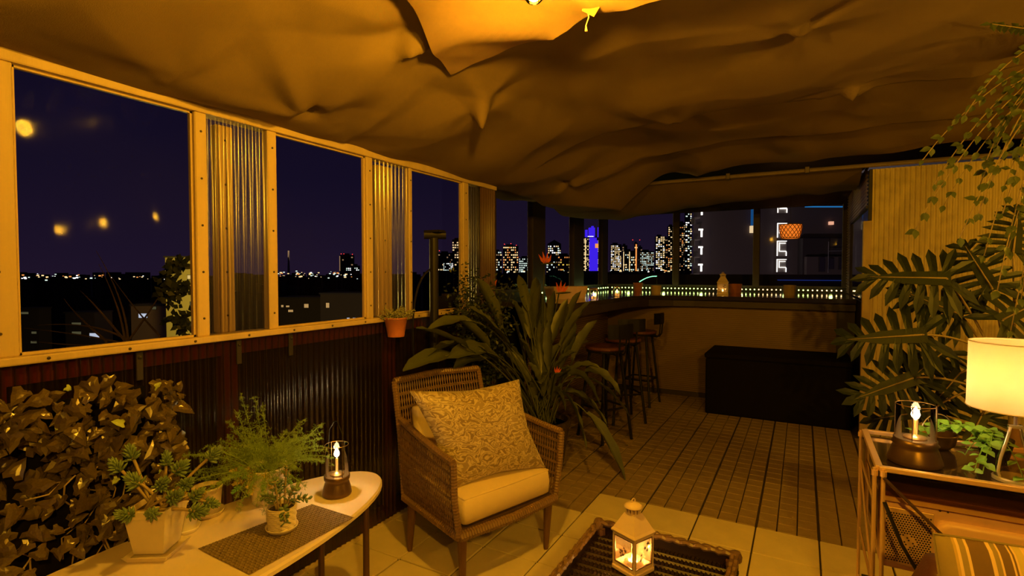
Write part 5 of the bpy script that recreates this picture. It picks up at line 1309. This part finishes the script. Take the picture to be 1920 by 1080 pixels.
bt2 = S(1094, 1132, 445, 640, 'twin tower lit deep blue down its centre', 'w', .55, 3.2, 3, strips=((-.82, 'w', 1.4), (-.25, 'w', 1.2), (.92, 'y', 1.2), (.62, 'w', 1.2)))
D = 640; px = D/FPX; wd = 38*px
zt_ = atD(1110, 445, D).z+30; zc_ = atD(1110, 508, D).z+30
obj('blue_facade', MB().box((-wd*.22, -1.2, zc_), (wd*.20, -.4, zt_-px*6)).box((-wd*.22, -1.2, zt_-px*6), (wd*.14, -.4, zt_-px*1)), EM['b'], bt2)
obj('blue_crown', MB().box((-wd*.22, 0, zt_), (wd*.06, 8, zt_+px*18)).box((wd*.22, 0, zt_), (wd*.34, 6, zt_+px*19)).box((-wd*.40, 0, zt_), (-wd*.30, 6, zt_+px*14)).box((-wd*.1, 0, zt_+px*15), (wd*.0, 5, zt_+px*21)), EM['b'], bt2)
obj('crown_light', MB().box((-wd*.3, -1.3, zt_+px*1), (-wd*.02, -.9, zt_+px*2)).box((wd*.3, -1.3, zt_+px*2), (wd*.44, -.9, zt_+px*4)), EM['W'], bt2)
obj('orange_sign', MB().box((wd*.06, -1.4, zt_-px*20), (wd*.24, -1.25, zt_-px*12)), EM['o'], bt2)
S(1145, 1165, 458, 600, 'cream lit tower with bright top row right of the corner post', 'wWw', .8, 3.2, 3)
S(1166, 1176, 460, 620, 'tower with an orange glowing head', 'wd', .35, strips=())
S(1168, 1190, 470, 540, 'darker block with two bright vertical light columns', 'wc', .35, strips=((-.9, 'w', 1.2), (.1, 'w', 1.2)))
S(1189, 1196, 456, 600, 'slim tower with an orange vertical strip', 'w', .3, strips=((0, 'o', 2.4),), red=((1186, 450), (1199, 450)))
S(1197, 1204, 463, 580, 'slim dark tower beside the orange strip', 'wd', .4)
S(1200, 1226, 471, 520, 'wide pale green office block in the bar window', 'ccd', .85, 3.2, 2.8)
S(1229, 1246, 443, 600, 'tall warm residential tower left of its twin', 'wwW', .72, 3.4, 4)
S(1252, 1264, 424, 620, 'tallest slim warm tower next to the dark window post', 'wwo', .6, 3.6, 3.6)
S(1244, 1252, 446, 640, 'narrow orange-dotted tower between two warm towers', 'od', .5)
S(1273, 1285, 418, 600, 'warm-dotted tower right of the window post', 'wod', .6, 3.6, 3.2)
S(1284, 1297, 398, 520, 'tall dark tower with ladder of white windows', 'Wwc', .5, 4, 3.5, red=((1287, 397),))
# far lower city: strips of low rooftops with tiny lights (uncountable)
random.seed(5)
lowb = MB(); dots = {'w': MB(), 'c': MB(), 'o': MB(), 'W': MB(), 'r': MB()}
def band(pa, pb, n, Dr, yt):
    for i in range(n):
        px_ = random.uniform(pa, pb); D = random.uniform(*Dr); w_ = random.uniform(8, 22)/FPX*D; p = atD(px_, random.uniform(*yt), D)
        m_ = Matrix.Translation((p.x, p.y, 0)) @ Matrix.Rotation(YAW, 4, 'Z'); lowb.box((-w_/2, 0, -30), (w_/2, w_, p.z), m_)
band(-100, 1300, 170, (180, 420), (510, 520)); band(-100, 720, 40, (90, 160), (524, 560))
tag(obj('low_rooftops', lowb, mat('dark_rooftop', (.016, .013, .015), .95, var=.2, scale=.05)), 'dark carpet of distant low rooftops below the skyline', 'rooftops', kind='stuff')
for i in range(150):
    seg = random.choice(((40, 350, 514, 526), (520, 690, 512, 524), (60, 210, 512, 522), (520, 640, 508, 518), (940, 1080, 506, 512), (1140, 1260, 504, 511)))
    x = random.uniform(seg[0], seg[1]); y = random.triangular(seg[2], seg[3]); D = 170; p = atD(x, y, D); r_ = random.choice((.10, .13, .2, .28)); k = random.choice('wwwccoW')
    m_ = Matrix.Translation(p) @ Matrix.Rotation(YAW, 4, 'Z'); dots[k].box((-r_*1.4, 0, -r_*.7), (r_*1.4, .05, r_*.7), m_)
dl = MB()
for i, (k, q_) in enumerate(dots.items()):
    dl.cur = i; dl.add(q_.v, q_.f)
tag(obj('distant_lights', dl, [EM[k] for k in dots]), 'tiny scattered lights of the far city along the horizon', 'city lights', kind='stuff')
# transmission mast
p = atD(541, 470, 900); ms = thing('radio_mast', 'slim lit radio mast on the horizon in the second window', 'mast', (p.x, p.y, -30))
obj('lattice', MB().tube([(0, 0, 0), (0, 0, p.z+30)], [3.5, .8], 5), mat('pale_mast', (.3, .25, .25), .8, var=0), ms); obj('tip_light', MB().box((-.8, -1, p.z+12), (.8, 1, p.z+30)), EM['d'], ms)

# near apartment block filling the right windows
D = 46; a = atD(1299, 510, D); b = atD(1640, 510, D); W_ = (b-a).length; px = D/FPX
ab = thing('apartment_block', 'big dim apartment block with white-lit stair landings behind the bar windows', 'building', (a.x, a.y, -30), YAW)
M_ab = mat('purple_grey_render', (.115, .085, .088), .9, var=.12, scale=.15)
def ax(x): return (atD(x, 510, D)-a).xy.dot(V(RT))
def az(y): return atD(1450, y, D).z+30
zt9 = az(300); obj('wall', MB().add([(0, 0, 0), (W_+20, 0, 0), (W_+20, 10, 0), (4.5, 10, 0), (0, 0, zt9), (W_+20, 0, zt9), (W_+20, 10, zt9), (4.5, 10, zt9)], [(0, 3, 2, 1), (4, 5, 6, 7), (0, 1, 5, 4), (1, 2, 6, 5), (2, 3, 7, 6), (3, 0, 4, 7)]), M_ab, ab)
M_ab2 = mat('dark_grey_render', (.05, .037, .042), .9, var=.15, scale=.2)
obj('dark_bay', MB().box((ax(1495), -.8, 0), (W_+20, 0, az(448))), M_ab2, ab)
obj('lower_annex', MB().box((ax(1498), -1.2, az(560)), (ax(1585), -.8, az(482))), M_ab, ab)
obj('roof_slab', MB().box((-.3, -.3, az(300)), (W_+20, 1.5, az(296))), M_ab2, ab)
M_wl = emat('stair_light', (1, .96, .85), 2.2); M_wd = emat('stair_dim', (1, .9, .8), .28)
for (yt, yb) in ((388, 400), (419, 446), (452, 480), (486, 510)):
    f = MB(); x0, x1 = ax(1453), ax(1471)
    f.box((x0, -.25, az(yb)), (x1, -.02, az(yt))); st_ = obj('stair_landing', f, mat('pale_concrete', (.4, .36, .33), .8, var=.1), ab)
    g = MB(); w1 = px*1.1
    g.box((x0, -.32, az(yt)-w1), (x1, -.26, az(yt))); g.box((x0, -.32, az(yb)), (x0+w1, -.26, az(yt))); g.box((x0+px*4, -.32, az(yb)+px*8), (x0+px*5, -.26, az(yt)-px*3)); g.box((x0+px*4, -.32, az(yt)-px*5), (x1-px*2, -.26, az(yt)-px*4)); g.box((x0+px*6, -.32, az(yb)+px*8), (x1-px, -.26, az(yb)+px*9.2)); g.box((x1-w1, -.32, az(yb)), (x1, -.26, az(yb)+px*8))
    obj('landing_light', g, M_wl, st_)
for (yt, yb) in ((392, 412), (427, 452), (459, 484), (491, 515)):
    f = MB(); f.box((ax(1294), -1.0, az(yb)), (ax(1304), -.02, az(yb)+px*2)).box((ax(1294), -1.0, az(yb)-px*10), (ax(1295), 0, az(yb))); st_ = obj('balcony', f, mat('pale_concrete', (.4, .36, .33), .8, var=.1), ab)
    g = MB(); g.box((ax(1301), -1.1, az(yt+7)), (ax(1309), -1.02, az(yt+4))); g.box((ax(1305), -1.1, az(yb-6)), (ax(1308), -1.02, az(yt+7))); obj('balcony_light', g, M_wl, st_)
obj('lit_window', MB().box((ax(1404), -.3, az(437)), (ax(1414), -.02, az(424))), emat('yellow_room', (1, .75, .4), .9), ab)
obj('lit_window', MB().box((ax(1551), -.3, az(422)), (ax(1558), -.02, az(416))), emat('yellow_room2', (1, .5, .3), .9), ab)
for (x, yt, yb) in ((1519, 482, 510), (1535, 484, 505), (1555, 484, 506), (1570, 485, 505)):
    f = obj('window_frame', MB().box((ax(x), -1.3, az(yb)), (ax(x+11), -1.2, az(yt))), M_ab2, ab); obj('pane', MB().box((ax(x)+px, -1.36, az(yb)+px), (ax(x+11)-px, -1.3, az(yt)-px)), mat('dark_pane', (.05, .04, .06), .2, var=0), f)
obj('drain_pipe', MB().tube([(ax(1534), -1.45, az(512)), (ax(1534), -1.45, az(455))], px*.6, 6).tube([(ax(1534), -1.45, az(472)), (ax(1582), -1.45, az(471))], px*.5, 6), mat('pale_pipe', (.3, .28, .33), .6, var=0), ab)
obj('blue_lit_pipe', MB().box((ax(1406), -.4, az(424)), (ax(1412), -.02, az(385))), emat('blue_strip', (.02, .18, .55), .35), ab)
obj('blue_sign_tube', MB().box((ax(1490), -1.5, az(393)), (ax(1572), -1.42, az(391))), emat('blue_tube', (.03, .35, .9), .5), ab)
light('block_fill_light', 'POINT', atD(1420, 900, 24), 2600, (.95, .72, .75), .5)  # unseen light added to lift the dim apartment block
# dark parapet right outside
pa = struct(obj('parapet', MB().box((-3.4, 9.3, -2), (1.6, 9.5, 1.36)), mat('dark_parapet', (.02, .016, .026), .8, var=.15)), 'dark parapet just outside the bar windows', 'parapet')
obj('blue_edge_line', MB().box((-.35, 9.27, 1.27), (.55, 9.29, 1.275)), emat('dim_blue', (.02, .06, .4), .8), pa)

# houses seen through the left windows
def house(label, x0, x1, yt, yb, D, m_, wins, name='house'):
    a = atD(x0, 510, D); b = atD(x1, 510, D); w_ = (b-a).length; px = D/FPX; zt_ = atD((x0+x1)/2, yt, D).z
    t = thing(name, label, 'house', (a.x, a.y, -30), YAW, 'houses below the left windows')
    obj('wall', MB().box((0, 0, 0), (w_, w_*.8, zt_+30)), m_, t); obj('roof', MB().box((-px*2, -px*2, zt_+30), (w_+px*2, w_*.8, zt_+30+px*3)), M_bld, t)
    for (xx0, xx1, yy0, yy1, e_) in wins:
        q0 = (atD(xx0, 510, D)-a).xy.dot(V(RT)); q1 = (atD(xx1, 510, D)-a).xy.dot(V(RT)); f = obj('window_frame', MB().box((q0-px*.8, -px, atD(x0, yy1, D).z+30-px*.8), (q1+px*.8, -.01, atD(x0, yy0, D).z+30+px*.8)), M_bld, t)
        obj('pane', MB().box((q0, -px*1.3, atD(x0, yy1, D).z+30), (q1, -px, atD(x0, yy0, D).z+30)), e_, f)
M_h1 = mat('yellow_lit_render', (.50, .42, .16), .8, var=.1, scale=.5); M_h2 = mat('brown_render', (.20, .12, .08), .9, var=.2, scale=.4); M_h3 = mat('dark_render', (.05, .035, .03), .9, var=.2, scale=.4)
cw_ = emat('cool_window', (.75, .85, 1), .7); ww_ = emat('warm_window', (1, .6, .2), .5); gw_ = emat('dim_olive_window', (.6, .55, .25), .12); yw = emat('balcony_glow', (1, .7, .2), .8)
house('yellow-lit house behind the tree at the right of the largest window', 310, 366, 483, 640, 26, M_h1, ((352, 366, 516, 523, yw), (356, 366, 566, 572, gw_)))
house('brown house with one bluish lit window left of the yellow house', 244, 311, 574, 640, 34, M_h2, ((259, 275, 588, 596, cw_), (284, 292, 575, 580, gw_)))
house('dark house with dim olive windows under the largest window', 120, 175, 588, 660, 40, M_h3, ((133, 150, 605, 610, gw_), (133, 150, 622, 627, gw_), (166, 184, 625, 633, cw_)))
house('dark house at far left of the largest window with small lit window', 36, 70, 580, 680, 38, M_h3, ((37, 52, 585, 589, gw_), (55, 66, 640, 644, gw_), (57, 66, 622, 626, gw_)))
house('dark house in the second window with small warm windows', 522, 600, 560, 640, 40, M_h3, ((527, 531, 572, 576, ww_), (540, 549, 581, 585, ww_), (570, 578, 570, 577, ww_), (536, 542, 573, 576, ww_)))
house('dark house in the second window with two white windows', 600, 690, 552, 640, 36, M_h3, ((611, 617, 568, 577, ww_), (650, 655, 596, 602, cw_), (661, 667, 596, 602, cw_)))
light('yard_light', 'POINT', atD(338, 560, 19), 2200, (1, .72, .12), .3)
p = atD(310, 640, 20); sl = thing('street_lamp', 'small glowing street lamp low in the largest window', 'street lamp', p)
obj('lamp_head', MB().lathe([(.0005, -.09), (.09, 0), (.0005, .09)], 10), emat('lamp_head', (1, .7, .3), 8), sl); obj('pole', MB().tube([(0, 0, -.08), (0, 0, -20)], .05, 6), M_black, sl)
# dark hill
p = atD(600, 512, 1500); m = MB(); m.sm = True
# tree outside: bare twigs plus leafy sprays
random.seed(77)
te = thing('outside_tree', 'bare twiggy tree with a few leafy sprays outside the largest window', 'tree', (-3.6, 1.35, -3)); TO = V((-3.6, 1.35, -3))
tw = MB(); 
trunk = [V((0, 0, -3)), V((.02, .0, 1.0)), V((0, 0, 3.2))]
obj('trunk', MB().tube(trunk, [.07, .05, .035], 8), mat('bark', (.09, .06, .04), .9, var=.3), te, smooth=True)
for (p0, p1, p2) in (((235, 640), (170, 560), (150, 545)), ((250, 645), (190, 600), (70, 610)), ((235, 640), (225, 570), (185, 495)), ((250, 650), (190, 630), (45, 615)), ((240, 635), (235, 560), (180, 470)), ((200, 640), (140, 590), (120, 560)), ((300, 630), (260, 590), (210, 520)), ((235, 650), (150, 650), (60, 640)), ((240, 640), (300, 560), (330, 500))):
    c3 = [atX(q[0], q[1], -3.55)-TO for q in (p0, p1, p2)]; tw.tube(curve(c3[0], c3[1], c3[2], 12), [.0075*(1-i/14) for i in range(13)], 4)
    tw.tube([V((0, 0, 3.2)), c3[0]], .008, 4)
obj('twigs', tw, MATS['bark'], te)
lfm = MB()
for (cx, cy, n_, sx, sy) in ((322, 500, 50, 16, 12), (318, 545, 80, 18, 22), (345, 492, 24, 10, 5), (345, 610, 70, 14, 18), (325, 600, 24, 18, 5), (350, 540, 24, 6, 10)):
    for i in range(n_):
        p = atX(cx+random.gauss(0, sx*.6), cy+random.gauss(0, sy*.6), -3.5+random.uniform(-.1, .1))-TO
        d = V((random.gauss(0, .3), random.gauss(0, 1), random.gauss(0, 1))).normalized(); s_ = d.cross(V((1, 0, 0))).normalized()*.016; lfm.add([p, p+d*.02+s_, p+d*.05, p+d*.02-s_], [(0, 1, 2, 3)])
obj('leaf_sprays', lfm, M_dgreen, te, kind='stuff')
